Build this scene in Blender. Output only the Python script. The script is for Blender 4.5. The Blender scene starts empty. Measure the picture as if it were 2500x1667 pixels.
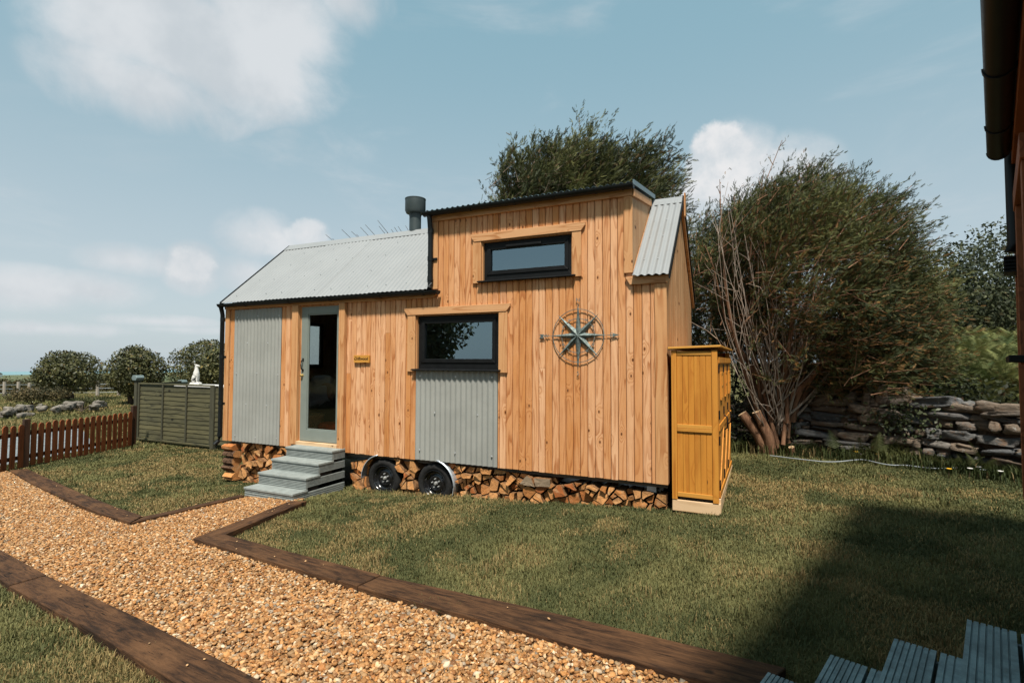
import bpy, bmesh, math, random
import numpy as np
from mathutils import Vector, Matrix

random.seed(7)
RNG = np.random.default_rng(11)
SC = bpy.context.scene
COL = SC.collection
R = math.radians

# ------------------------------------------------------------------ camera
cam_d = bpy.data.cameras.new("camera")
cam = bpy.data.objects.new("camera", cam_d)
COL.objects.link(cam)
CAM_P = Vector((7.751, -5.661, 1.2845))
YAW, PITCH, ROLL = 0.4345, 0.0392, 0.0037
_f = Vector((-math.sin(YAW), math.cos(YAW), 0)); _r = Vector((math.cos(YAW), math.sin(YAW), 0)); _u = Vector((0, 0, 1))
CF = _f * math.cos(PITCH) + _u * math.sin(PITCH)
u2 = -_f * math.sin(PITCH) + _u * math.cos(PITCH)
CR = _r * math.cos(ROLL) + u2 * math.sin(ROLL)
CU = -_r * math.sin(ROLL) + u2 * math.cos(ROLL)
m = Matrix((CR, CU, -CF)).transposed().to_4x4()
m.translation = CAM_P
cam.matrix_world = m
cam_d.sensor_width = 36
cam_d.lens = 36 * 1259.45 / 2500
cam_d.clip_start = 0.05
cam_d.clip_end = 20000
SC.camera = cam

# ------------------------------------------------------------------ sun, sky, exposure
SUN_AZ, SUN_EL = 157.0, 59.0          # degrees clockwise from +Y, elevation
sd = bpy.data.lights.new("sun", "SUN")
sd.energy = 4.6
sd.angle = R(5.5)
sd.color = (1.0, 0.93, 0.82)
sun = bpy.data.objects.new("sun", sd)
COL.objects.link(sun)
_sv = Vector((math.sin(R(SUN_AZ)) * math.cos(R(SUN_EL)), math.cos(R(SUN_AZ)) * math.cos(R(SUN_EL)), math.sin(R(SUN_EL))))
sun.rotation_euler = _sv.to_track_quat('Z', 'Y').to_euler()
sun.location = _sv * 40
SC.view_settings.view_transform = 'Standard'
SC.view_settings.look = 'None'
SC.view_settings.exposure = 0.6
SC.view_settings.gamma = 1
SC.cycles.max_bounces = 6
SC.cycles.transparent_max_bounces = 12


class NT:
    """small helper for writing node trees"""
    def __init__(self, tree):
        self.t = tree
    def n(self, kind, **kw):
        nd = self.t.nodes.new(kind)
        ins = kw.pop('ins', {})
        for k, v in kw.items():
            setattr(nd, k, v)
        for k, v in ins.items():
            self.put(nd.inputs[k], v)
        return nd
    def put(self, sock, v):
        if isinstance(v, bpy.types.NodeSocket):
            self.t.links.new(v, sock)
        elif v is not None:
            if isinstance(v, (tuple, list)) and sock.type == 'RGBA' and len(v) == 3:
                v = (*v, 1)
            sock.default_value = v
    def math(self, op, a, b=None, c=None, clamp=False):
        nd = self.n('ShaderNodeMath', operation=op, use_clamp=clamp)
        self.put(nd.inputs[0], a)
        if b is not None: self.put(nd.inputs[1], b)
        if c is not None: self.put(nd.inputs[2], c)
        return nd.outputs[0]
    def vmath(self, op, a, b=None):
        nd = self.n('ShaderNodeVectorMath', operation=op)
        self.put(nd.inputs[0], a)
        if b is not None: self.put(nd.inputs[1], b)
        return nd.outputs['Value'] if op in ('DOT_PRODUCT', 'LENGTH') else nd.outputs[0]
    def mix(self, f, a, b, blend='MIX'):
        nd = self.n('ShaderNodeMix', data_type='RGBA', blend_type=blend)
        self.put(nd.inputs[0], f); self.put(nd.inputs[6], a); self.put(nd.inputs[7], b)
        return nd.outputs[2]
    def sstep(self, v, lo, hi, a=0.0, b=1.0):
        nd = self.n('ShaderNodeMapRange', interpolation_type='SMOOTHSTEP')
        self.put(nd.inputs[0], v)
        nd.inputs[1].default_value = lo; nd.inputs[2].default_value = hi
        nd.inputs[3].default_value = a; nd.inputs[4].default_value = b
        return nd.outputs[0]
    def noise(self, vec, scale, detail=3, rough=0.55, dist=0.0):
        nd = self.n('ShaderNodeTexNoise')
        self.put(nd.inputs['Vector'], vec)
        nd.inputs['Scale'].default_value = scale; nd.inputs['Detail'].default_value = detail
        nd.inputs['Roughness'].default_value = rough; nd.inputs['Distortion'].default_value = dist
        return nd.outputs[0]
    def ramp(self, fac, stops):
        nd = self.n('ShaderNodeValToRGB')
        self.put(nd.inputs[0], fac)
        el = nd.color_ramp.elements
        while len(el) < len(stops): el.new(0.5)
        for e, (p, c) in zip(el, stops):
            e.position = p; e.color = (*c, 1)
        return nd.outputs[0]


world = bpy.data.worlds.new("World")
SC.world = world
world.use_nodes = True
W = NT(world.node_tree)
world.node_tree.nodes.clear()
sky = W.n('ShaderNodeTexSky', sky_type='NISHITA', sun_disc=False, sun_elevation=R(SUN_EL), sun_rotation=R(SUN_AZ),
          altitude=30, air_density=1.0, dust_density=1.6, ozone_density=1.5)
geo = W.n('ShaderNodeTexCoord')
D = W.vmath('NORMALIZE', geo.outputs['Generated'])
sepd = W.n('ShaderNodeSeparateXYZ'); W.put(sepd.inputs[0], D)
# cloud masses at fixed compass directions in the sky: (direction, width, height, strength)
CLOUDS = [((-0.735, 0.49, 0.465), .24, .12, 1.6), ((-0.79, 0.45, 0.40), .17, .085, 1.3), ((-0.655, .545, .525), .17, .12, 1.5), ((-.57, .60, .56), .10, .08, 1.1),
          ((-0.024, 0.937, 0.315), .10, .11, 1.2), ((0.05, 0.94, 0.29), .12, .10, 1.0), ((-0.758, 0.615, 0.213), .09, .06, .95),
          ((-0.70, .66, .222), .05, .04, .85),
          ((-0.825, 0.54, 0.15), .06, .055, .95), ((-0.642, 0.672, 0.37), .10, .06, .42), ((-0.93, 0.36, 0.10), .13, .045, 1.0), ((-0.87, .47, .155), .09, .035, .8), ((-.92, .38, .045), .20, .018, .95), ((-.86, .50, .062), .12, .016, .9),
          ((-0.89, 0.44, 0.105), .09, .038, 1.0), ((-0.782, 0.603, 0.15), .08, .04, .8), ((-0.85, 0.52, 0.05), .18, .012, .6),
          ((0.35, -0.85, 0.38), .25, .12, 1.1), ((-0.52, -0.84, 0.19), .09, .06, 1.3), ((0.75, 0.5, 0.45), .3, .12, .7), ((0.7, -0.5, 0.3), .4, .15, 1.0)]
dens = None
for cdir, sx, sy, amp in CLOUDS:
    c = Vector(cdir).normalized()
    rt = c.cross(Vector((0, 0, 1))).normalized()
    up = rt.cross(c)
    a = W.math('DIVIDE', W.vmath('DOT_PRODUCT', D, tuple(rt)), sx)
    b = W.math('DIVIDE', W.vmath('DOT_PRODUCT', D, tuple(up)), sy)
    r2 = W.math('ADD', W.math('MULTIPLY', a, a), W.math('MULTIPLY', b, b))
    front = W.math('GREATER_THAN', W.vmath('DOT_PRODUCT', D, tuple(c)), 0.0)
    v = W.math('MULTIPLY', W.math('MULTIPLY', W.math('SUBTRACT', 1.0, W.math('SQRT', r2)), amp), front)
    v = W.math('MAXIMUM', v, 0.0)
    dens = v if dens is None else W.math('MAXIMUM', dens, v)
nz1 = W.noise(D, 6.5, 9, 0.60, 0.3)
nz2 = W.noise(D, 2.2, 4, 0.5, 0.1)
cl = W.math('ADD', dens, W.math('MULTIPLY', W.math('SUBTRACT', nz1, 0.5), 1.7))
cl = W.math('MULTIPLY', cl, W.sstep(dens, 0.0, 0.25))
cmask = W.sstep(cl, 0.02, 0.95)
wisps = W.math('MULTIPLY', W.sstep(W.noise(W.vmath('MULTIPLY', D, (1, 1, 3.2)), 2.4, 6, 0.6, .4), 0.50, 0.80), 0.45)
cmask = W.math('MAXIMUM', W.math('MULTIPLY', cmask, 0.92), wisps)
sky_t = W.mix(1.0, sky.outputs[0], (0.93, 0.99, 0.84), 'MULTIPLY')
grey = W.n('ShaderNodeRGBToBW'); W.put(grey.inputs[0], sky_t)
sky_t = W.mix(0.22, sky_t, grey.outputs[0])
tgt = W.mix(W.sstep(sepd.outputs[2], 0.02, 0.60), (4.6, 5.3, 5.75), (2.35, 4.0, 4.8))
sky_t = W.mix(0.80, sky_t, tgt)
cshade = W.sstep(W.noise(W.vmath('ADD', D, (0, 0, .04)), 5.0, 5, .6), 0.35, 0.62)
ccol = W.mix(cshade, (4.7, 5.05, 5.35), (5.8, 6.0, 6.2))
# crisp cumulus heads
crisp = None
for cdir, sx, sy, amp in (((-0.045, 0.937, 0.335), .075, .085, 1.5), ((0.03, .94, .30), .10, .07, 1.3), ((-0.10, .94, .27), .07, .06, 1.1), ((-0.745, .615, .20), .05, .035, .9), ((-0.70, .66, .215), .055, .045, .9), ((-0.83, .54, .155), .05, .05, .9)):
    c = Vector(cdir).normalized(); rt = c.cross(Vector((0, 0, 1))).normalized(); up = rt.cross(c)
    a = W.math('DIVIDE', W.vmath('DOT_PRODUCT', D, tuple(rt)), sx); b = W.math('DIVIDE', W.vmath('DOT_PRODUCT', D, tuple(up)), sy)
    v = W.math('MAXIMUM', W.math('MULTIPLY', W.math('SUBTRACT', 1.0, W.math('SQRT', W.math('ADD', W.math('MULTIPLY', a, a), W.math('MULTIPLY', b, b)))), W.math('MULTIPLY', W.math('GREATER_THAN', W.vmath('DOT_PRODUCT', D, tuple(c)), 0.0), amp)), 0.0)
    crisp = v if crisp is None else W.math('MAXIMUM', crisp, v)
nz3 = W.noise(D, 16, 7, .6, .1)
cc_ = W.math('ADD', crisp, W.math('MULTIPLY', W.math('SUBTRACT', nz3, .5), 1.1))
cm2 = W.math('MULTIPLY', W.sstep(cc_, .22, .50), W.sstep(crisp, .02, .22))
cm2 = W.math('MULTIPLY', cm2, W.sstep(sepd.outputs[2], .24, .30, .55, .95))
skyc = W.mix(cmask, sky_t, ccol)
skyc = W.mix(cm2, skyc, W.mix(W.sstep(nz3, .35, .65), (5.1, 5.5, 5.8), (6.6, 6.6, 6.65)))
low = W.sstep(sepd.outputs[2], -0.03, -0.005)
skyc = W.mix(low, (3.6, 4.5, 5.0), skyc)
bg = W.n('ShaderNodeBackground'); W.put(bg.inputs[0], skyc); bg.inputs[1].default_value = 0.083
wo = W.n('ShaderNodeOutputWorld'); W.put(wo.inputs[0], bg.outputs[0])


# ------------------------------------------------------------------ mesh helpers
class MB:
    def __init__(self):
        self.v = []; self.f = []; self.mi = []
    def add(self, vs, fs, mi=0):
        o = len(self.v)
        self.v += [tuple(p) for p in vs]
        self.f += [tuple(i + o for i in f) for f in fs]
        self.mi += [mi] * len(fs)
        return self
    def box(self, x0, x1, y0, y1, z0, z1, mi=0):
        vs = [(x, y, z) for z in (z0, z1) for y in (y0, y1) for x in (x0, x1)]
        return self.add(vs, [(0, 2, 3, 1), (4, 5, 7, 6), (0, 1, 5, 4), (2, 6, 7, 3), (0, 4, 6, 2), (1, 3, 7, 5)], mi)
    def prism(self, poly, a, b, mi=0, axis='y', mi_side=None):
        """poly in the plane normal to axis, extruded from a to b. axis y: poly (x,z); axis x: poly (y,z); axis z: poly (x,y)"""
        n = len(poly)
        def P(p, t):
            return (p[0], t, p[1]) if axis == 'y' else ((t, p[0], p[1]) if axis == 'x' else (p[0], p[1], t))
        o = len(self.v)
        self.v += [P(p, a) for p in poly] + [P(p, b) for p in poly]
        self.f += [tuple(o + i for i in range(n)), tuple(o + n + i for i in reversed(range(n)))]
        self.mi += [mi, mi]
        for i in range(n):
            j = (i + 1) % n
            self.f.append((o + i, o + n + i, o + n + j, o + j)); self.mi.append(mi if mi_side is None else mi_side)
        return self
    def tube(self, pts, rad, n=8, mi=0, cap=True):
        pts = [Vector(p) for p in pts]
        if not isinstance(rad, (list, tuple)): rad = [rad] * len(pts)
        o = len(self.v)
        ref = Vector((0.123, 0.31, 0.9))
        for i, p in enumerate(pts):
            t = (pts[min(i + 1, len(pts) - 1)] - pts[max(i - 1, 0)]).normalized()
            if abs(t.dot(ref)) > .95: ref = Vector((1, .2, 0))
            x = t.cross(ref).normalized(); y = t.cross(x)
            for k in range(n):
                a = 2 * math.pi * k / n
                self.v.append(tuple(p + (x * math.cos(a) + y * math.sin(a)) * rad[i]))
        for i in range(len(pts) - 1):
            for k in range(n):
                k2 = (k + 1) % n
                self.f.append((o + i * n + k, o + i * n + k2, o + (i + 1) * n + k2, o + (i + 1) * n + k)); self.mi.append(mi)
        if cap:
            self.f.append(tuple(o + k for k in reversed(range(n)))); self.mi.append(mi)
            e = o + (len(pts) - 1) * n
            self.f.append(tuple(e + k for k in range(n))); self.mi.append(mi)
        return self
    def lathe(self, prof, center, axis='z', n=32, mi=0, close=False):
        """prof = [(r, h)], revolved about axis through center"""
        o = len(self.v); cx, cy, cz = center
        for r_, h in prof:
            for k in range(n):
                a = 2 * math.pi * k / n
                c, s = r_ * math.cos(a), r_ * math.sin(a)
                self.v.append((cx + c, cy + s, cz + h) if axis == 'z' else ((cx + c, cy + h, cz + s) if axis == 'y' else (cx + h, cy + c, cz + s)))
        P = len(prof)
        for i in range(P - 1):
            for k in range(n):
                k2 = (k + 1) % n
                self.f.append((o + i * n + k, o + i * n + k2, o + (i + 1) * n + k2, o + (i + 1) * n + k)); self.mi.append(mi)
        return self
    def build(self, name, mats, parent=None, smooth=False, bevel=0, M=None, auto=None):
        me = bpy.data.meshes.new(name)
        me.from_pydata(self.v, [], self.f)
        if not isinstance(mats, (list, tuple)): mats = [mats]
        for mm in mats: me.materials.append(mm)
        me.polygons.foreach_set('material_index', self.mi)
        bm = bmesh.new(); bm.from_mesh(me)
        bmesh.ops.recalc_face_normals(bm, faces=bm.faces)
        bm.to_mesh(me); bm.free()
        if M is not None: me.transform(M)
        if smooth: me.polygons.foreach_set('use_smooth', [True] * len(me.polygons))
        ob = bpy.data.objects.new(name, me)
        COL.objects.link(ob)
        if parent is not None: ob.parent = parent
        if bevel:
            bv = ob.modifiers.new("bevel", 'BEVEL'); bv.width = bevel; bv.segments = 2; bv.limit_method = 'ANGLE'; bv.angle_limit = R(40)
        if auto is not None:
            me.polygons.foreach_set('use_smooth', [True] * len(me.polygons))
            try: me.set_sharp_from_angle(angle=R(auto))
            except Exception: pass
        return ob


def mesh_np(name, V, F, mat, col=None, parent=None, smooth=False):
    """V (n,3) F (m,3) numpy arrays, col (n,3) -> one mesh object with colour attribute 'Col'"""
    me = bpy.data.meshes.new(name)
    n, mm = len(V), len(F); k = F.shape[1]
    me.vertices.add(n); me.vertices.foreach_set('co', np.ascontiguousarray(V, dtype=np.float32).ravel())
    me.loops.add(mm * k); me.loops.foreach_set('vertex_index', np.ascontiguousarray(F, dtype=np.int32).ravel())
    me.polygons.add(mm)
    me.polygons.foreach_set('loop_start', np.arange(0, mm * k, k, dtype=np.int32))
    if col is not None:
        ca = me.color_attributes.new('Col', 'FLOAT_COLOR', 'POINT')
        c4 = np.ones((n, 4), np.float32); c4[:, :3] = col
        ca.data.foreach_set('color', c4.ravel())
    me.materials.append(mat)
    me.update(calc_edges=True)
    if smooth: me.polygons.foreach_set('use_smooth', np.ones(mm, bool))
    ob = bpy.data.objects.new(name, me); COL.objects.link(ob)
    if parent is not None: ob.parent = parent
    return ob


def tag(o, label=None, cat=None, group=None, kind=None):
    if label: o['label'] = label
    if cat: o['category'] = cat
    if group: o['group'] = group
    if kind: o['kind'] = kind
    return o


def thing(name, label, cat, loc=(0, 0, 0), rz=0, group=None):
    o = bpy.data.objects.new(name, None); COL.objects.link(o)
    o.empty_display_size = .1
    o.location = loc; o.rotation_euler = (0, 0, rz)
    return tag(o, label, cat, group)


def instance_np(TV, TF, pos, X, Y, Z, scale):
    """copies of template (tv,tf) at pos with basis rows X,Y,Z -> V,F"""
    N, k = len(pos), len(TV)
    S = scale[:, None, None] if scale.ndim == 1 else scale[:, None, :]
    T = TV[None] * S
    V = pos[:, None, :] + T[..., 0:1] * X[:, None, :] + T[..., 1:2] * Y[:, None, :] + T[..., 2:3] * Z[:, None, :]
    F = TF[None] + (np.arange(N) * k)[:, None, None]
    return V.reshape(-1, 3), F.reshape(-1, TF.shape[1])


def nrm(a):
    return a / np.maximum(np.linalg.norm(a, axis=-1, keepdims=True), 1e-9)


def rand_dirs(n):
    return nrm(RNG.normal(size=(n, 3)))


def basis(d, roll_up=None):
    """orthonormal basis with X=d and random roll"""
    r_ = rand_dirs(len(d)) if roll_up is None else roll_up
    y = nrm(np.cross(d, r_)); z = np.cross(d, y)
    return d, y, z


# value noise for numpy
_tab = RNG.random((64, 64, 64)).astype(np.float32)
def vnoise(p):
    p = np.asarray(p, float)
    i = np.floor(p).astype(int); f = p - i; f = f * f * (3 - 2 * f)
    def T(a, b, c): return _tab[(i[..., 0] + a) % 64, (i[..., 1] + b) % 64, (i[..., 2] + c) % 64]
    x, y, z = f[..., 0], f[..., 1], f[..., 2]
    c00 = T(0, 0, 0) * (1 - x) + T(1, 0, 0) * x; c10 = T(0, 1, 0) * (1 - x) + T(1, 1, 0) * x
    c01 = T(0, 0, 1) * (1 - x) + T(1, 0, 1) * x; c11 = T(0, 1, 1) * (1 - x) + T(1, 1, 1) * x
    return (c00 * (1 - y) + c10 * y) * (1 - z) + (c01 * (1 - y) + c11 * y) * z


# ------------------------------------------------------------------ materials
def new_mat(name):
    mt = bpy.data.materials.new(name); mt.use_nodes = True
    nt = mt.node_tree; nt.nodes.clear()
    return mt, NT(nt)


def finish(mt, N, color, rough=.7, spec=.3, metal=0.0, bump=None, bstr=.3, bdist=.01, coat=0.0, normal=None):
    b = N.n('ShaderNodeBsdfPrincipled')
    N.put(b.inputs['Base Color'], color); N.put(b.inputs['Roughness'], rough)
    N.put(b.inputs['Specular IOR Level'], spec); N.put(b.inputs['Metallic'], metal)
    if coat: b.inputs['Coat Weight'].default_value = coat
    if bump is not None:
        bn = N.n('ShaderNodeBump'); bn.inputs['Strength'].default_value = bstr; bn.inputs['Distance'].default_value = bdist
        N.put(bn.inputs['Height'], bump); N.put(b.inputs['Normal'], bn.outputs[0])
    o = N.n('ShaderNodeOutputMaterial'); N.put(o.inputs[0], b.outputs[0])
    return mt


def plain(name, c, rough=.6, spec=.3, metal=0.0, var=.12, scale=9.0, bump=0.0, coat=0.0):
    mt, N = new_mat(name)
    tc = N.n('ShaderNodeTexCoord')
    nz = N.noise(tc.outputs['Object'], scale, 6, .65)
    col = N.mix(N.sstep(nz, .3, .7), tuple(x * (1 - var) for x in c), tuple(min(1, x * (1 + var)) for x in c))
    rg = N.math('ADD', N.math('MULTIPLY', nz, .15), rough - .07)
    return finish(mt, N, col, rg, spec, metal, N.noise(tc.outputs['Object'], scale * 12, 3) if bump else None, bump, .004, coat)


def wood(name, light, mid, dark, along='z', scale=1.0, board_var=.35, knots=True, rough=.62, grain=9.0, knot_col=None, obj_rand=False, knot_d=4.6):
    """plain-sawn timber: contour-line grain stretched along the board, knots, per-board tone"""
    mt, N = new_mat(name)
    tc = N.n('ShaderNodeTexCoord'); ge = N.n('ShaderNodeNewGeometry')
    rnd = ge.outputs['Random Per Island']
    if obj_rand:
        oi = N.n('ShaderNodeObjectInfo'); rnd = N.math('FRACT', N.math('ADD', rnd, oi.outputs['Random']))
    off = N.n('ShaderNodeCombineXYZ')
    N.put(off.inputs[0], N.math('MULTIPLY', rnd, 37.0)); N.put(off.inputs[1], N.math('MULTIPLY', rnd, 91.0)); N.put(off.inputs[2], N.math('MULTIPLY', rnd, 53.0))
    st = {'z': (1, 1, .085), 'x': (.085, 1, 1), 'y': (1, .085, 1)}[along]
    kn = {'z': (1, .0, .55), 'x': (.55, 0.0, 1), 'y': (1, .55, 0)}[along]
    P0 = tc.outputs['Object']
    P = N.vmath('ADD', P0, off.outputs[0])
    S = N.vmath('MULTIPLY', P, st)
    # knots
    if knots:
        vo = N.n('ShaderNodeTexVoronoi', feature='F1', voronoi_dimensions='2D'); vo.inputs['Scale'].default_value = knot_d * scale
        s3 = N.n('ShaderNodeSeparateXYZ'); N.put(s3.inputs[0], N.vmath('MULTIPLY', P, kn)); c3 = N.n('ShaderNodeCombineXYZ')
        N.put(c3.inputs[0], s3.outputs[0]); N.put(c3.inputs[1], s3.outputs[1 if along == 'y' else 2]); N.put(vo.inputs['Vector'], c3.outputs[0]); vo.inputs['Randomness'].default_value = 1
        kd = vo.outputs['Distance']
        rs = N.n('ShaderNodeSeparateColor'); N.put(rs.inputs[0], vo.outputs['Color'])
        keep = N.math('GREATER_THAN', rs.outputs[0], .45)
        swell = N.math('MULTIPLY', N.sstep(kd, 0.0, .30, 1.0, 0.0), keep)
        kcore = N.math('MULTIPLY', N.sstep(kd, 0.025, .065, 1.0, 0.0), keep)
    big = N.noise(S, 9.0 * scale, 1.5, .45)
    ringv = N.math('MULTIPLY', big, grain)
    if knots: ringv = N.math('ADD', ringv, N.math('MULTIPLY', swell, 2.2))
    fr = N.math('FRACT', ringv)
    line = N.sstep(fr, 0.45, .95)
    line = N.math('MULTIPLY', line, N.sstep(fr, .95, 1.0, 1.0, .3))
    fine = N.noise(N.vmath('MULTIPLY', S, (1, 1, 1)), 150 * scale, 3, .6)
    blot = N.noise(N.vmath('MULTIPLY', P, tuple(.35 + .65 * (s == 1) for s in st)), 5.0 * scale, 3, .6)
    tone = N.math('ADD', N.math('MULTIPLY', rnd, board_var), N.math('MULTIPLY', N.math('SUBTRACT', blot, .4), .9), clamp=True)
    base = N.mix(tone, light, mid)
    c = N.mix(N.math('MULTIPLY', line, N.sstep(N.noise(P, 3.0, 2), .3, .7, .2, .85)), base, dark)
    c = N.mix(N.math('MULTIPLY', N.math('SUBTRACT', fine, .35), .35, clamp=True), c, dark)
    if knots:
        c = N.mix(N.math('MULTIPLY', swell, .35), c, mid)
        c = N.mix(kcore, c, knot_col or tuple(x * .35 for x in dark))
    stn = N.noise(N.vmath('MULTIPLY', P0, tuple(.16 if q < 1 else 2.2 for q in st)), 2.6, 5, .65)
    c = N.mix(N.math('MULTIPLY', N.sstep(stn, .54, .76), .38), c, tuple(x * .5 for x in mid))
    hgt = N.math('ADD', N.math('MULTIPLY', line, .5), fine)
    return finish(mt, N, c, rough, .25, 0, hgt, .22, .003)


M = {}
M['larch'] = wood('larch_cladding', (.66, .385, .215), (.50, .215, .070), (.31, .10, .026), 'z', 1.0, 1.0, grain=8)
M['larch_x'] = wood('larch_trim_horizontal', (.53, .30, .15), (.45, .215, .085), (.32, .12, .035), 'x', 1.0, .4, grain=6)
M['larch_z'] = wood('larch_trim_vertical', (.53, .29, .135), (.46, .215, .08), (.33, .125, .038), 'z', 1.0, .4, grain=5)
M['larch_y'] = wood('larch_gable', (.50, .31, .165), (.40, .205, .09), (.29, .13, .045), 'z', 1.0, .7, grain=6)
M['cab'] = wood('cabinet_pine', (.53, .235, .037), (.46, .175, .022), (.34, .11, .012), 'z', 1.0, .5, grain=3, knot_col=(.10, .035, .01), knot_d=3.2)
M['cab_x'] = wood('cabinet_pine_rail', (.53, .26, .05), (.46, .20, .03), (.34, .13, .018), 'x', 1.0, .4, grain=3, knots=False)
M['plinth'] = wood('pale_softwood', (.62, .44, .27), (.55, .37, .21), (.42, .26, .13), 'x', 1.0, .4, grain=4)
mt, N = new_mat('weathered_sleeper_timber')
tc = N.n('ShaderNodeTexCoord'); oi = N.n('ShaderNodeObjectInfo')
P = N.vmath('ADD', tc.outputs['Object'], N.n('ShaderNodeCombineXYZ', ins={0: N.math('MULTIPLY', oi.outputs['Random'], 23.0), 1: N.math('MULTIPLY', oi.outputs['Random'], 7.0)}).outputs[0])
gr = N.noise(N.vmath('MULTIPLY', P, (.12, 1, 1)), 34, 6, .7, .6)
bl = N.noise(N.vmath('MULTIPLY', P, (.5, 1, 1)), 3.2, 5, .65)
c = N.mix(N.sstep(gr, .34, .66), (.022, .011, .006), (.088, .042, .019))
c = N.mix(N.math('MULTIPLY', N.sstep(bl, .48, .68), .65), c, (.135, .066, .029))
c = N.mix(N.math('MULTIPLY', N.sstep(bl, .46, .30), .75), c, (.018, .010, .006))
kn_ = N.n('ShaderNodeTexVoronoi', voronoi_dimensions='2D'); kn_.inputs['Scale'].default_value = 2.4; N.put(kn_.inputs['Vector'], N.vmath('MULTIPLY', P, (.7, 1, 1)))
c = N.mix(N.sstep(kn_.outputs['Distance'], .02, .06, .9, 0.0), c, (.012, .007, .004))
crk = N.noise(N.vmath('MULTIPLY', P, (.05, 1, 1)), 60, 3, .6)
c = N.mix(N.sstep(crk, .66, .72), c, (.008, .005, .003))
M['sleeper'] = finish(mt, N, c, .85, .2, 0, N.math('ADD', gr, N.math('MULTIPLY', N.sstep(crk, .64, .72), -1.5)), .7, .012)
M['picket'] = wood('red_brown_fence_stain', (.30, .088, .028), (.20, .052, .017), (.10, .025, .010), 'z', 1.0, .8, knots=False, grain=4)
M['picket_dark'] = wood('dark_fence_post_stain', (.055, .025, .013), (.04, .018, .01), (.02, .01, .006), 'z', 1.0, .6, knots=False, grain=4)
M['green_fence'] = wood('green_brown_fence_slat', (.105, .095, .048), (.055, .054, .030), (.028, .027, .017), 'x', 1.0, .9, grain=5, rough=.85, knot_d=1.8)
M['green_post'] = wood('green_brown_fence_post', (.065, .063, .040), (.045, .044, .030), (.04, .038, .025), 'z', 1.0, .6, knots=False, grain=4, rough=.85)
M['red_wall'] = wood('red_brown_cladding', (.20, .085, .045), (.15, .055, .026), (.09, .03, .015), 'z', 1.0, .6, grain=6)
M['red_trim'] = wood('red_brown_trim', (.26, .085, .032), (.20, .060, .020), (.12, .035, .013), 'x', 1.0, .4, knots=False, grain=4)
M['grey_post'] = wood('weathered_post', (.34, .30, .25), (.27, .24, .20), (.17, .15, .12), 'z', 1.0, .5, knots=False, grain=4)
M['log_side'] = plain('log_bark_and_split_face', (.20, .105, .05), .9, .1, var=.5, scale=22, bump=.6)
M['bark_log'] = plain('dark_log_bark', (.085, .05, .032), .95, .1, var=.7, scale=26, bump=.8)
M['sage'] = plain('sage_steel_sheet', (.262, .268, .250), .48, .4, var=.08, scale=2.2)
M['roof'] = plain('pale_grey_steel_sheet', (.235, .245, .25), .5, .35, var=.035, scale=2.5)
M['screw'] = plain('zinc_screw_head', (.55, .56, .57), .35, .5, .6)
M['black'] = plain('black_upvc', (.006, .0065, .007), .5, .18, var=.2)
M['gutter'] = plain('black_gutter_plastic', (.007, .009, .010), .42, .22, var=.2)
M['flue'] = plain('anthracite_flue_paint', (.035, .048, .050), .45, .4)
M['flash'] = plain('blue_grey_flashing', (.10, .15, .17), .4, .5)
M['door'] = plain('sage_door_paint', (.178, .205, .186), .45, .4, var=.05, scale=5)
M['deck'] = plain('sage_deck_paint', (.235, .26, .25), .62, .25, var=.14, scale=11, bump=.25)
M['deck_blue'] = plain('worn_blue_grey_deck_paint', (.16, .225, .235), .5, .45, var=.35, scale=16, bump=.4)
M['rubber'] = plain('tyre_rubber', (.014, .014, .014), .8, .2, var=.4, scale=30)
M['rim'] = plain('gloss_black_rim', (.008, .008, .009), .18, .6, var=.1)
M['galv'] = plain('galvanised_steel', (.50, .55, .60), .38, .5, .55, var=.15, scale=30)
M['chrome'] = plain('zinc_hub', (.60, .61, .60), .35, .5, .7)
M['brass'] = plain('brass_lock', (.50, .36, .13), .3, .5, .8)
M['dark'] = plain('dark_lining', (.045, .040, .036), .85, .1, var=.2)
M['inner'] = plain('interior_board', (.14, .12, .10), .8, .1, var=.1)
M['soil'] = plain('bare_soil', (.07, .05, .035), .95, .1, var=.4, scale=20, bump=.5)
M['stonewhite'] = plain('weathered_white_stone', (.56, .55, .52), .85, .2, var=.18, scale=18, bump=.4)
M['cable'] = plain('pale_cable', (.26, .29, .31), .6, .2)
M['steel_blue'] = plain('solar_cap_grey_green', (.13, .17, .17), .4, .5)
M['cushion'] = plain('grey_cushion_cloth', (.50, .50, .53), .95, .1, var=.15, scale=60, bump=.3)
M['cushion2'] = plain('brown_cushion_cloth', (.45, .27, .19), .95, .1, var=.2, scale=60, bump=.3)
M['throw'] = plain('red_throw_cloth', (.75, .09, .02), .95, .1, var=.25, scale=30, bump=.4)
M['basket'] = plain('wicker', (.60, .36, .17), .8, .2, var=.5, scale=60, bump=.9)
M['sofa'] = plain('charcoal_sofa_cloth', (.05, .05, .055), .95, .1, var=.3, scale=80, bump=.3)
M['orange_plank'] = plain('orange_plank', (.42, .16, .05), .7, .2, var=.3)
M['ink'] = plain('burnt_lettering', (.012, .009, .007), .8, .1)
M['white_wall'] = plain('white_render', (.75, .74, .71), .8, .2)

# verdigris compass
mt, N = new_mat('verdigris_metal')
tc = N.n('ShaderNodeTexCoord')
c = N.mix(N.sstep(N.noise(tc.outputs['Object'], 28, 6, .7), .35, .68), (.07, .088, .086), (.20, .255, .245))
c = N.mix(N.sstep(N.noise(tc.outputs['Object'], 60, 4, .6), .58, .75), c, (.14, .09, .05))
M['verdigris'] = finish(mt, N, c, .55, .4, .35)

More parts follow.
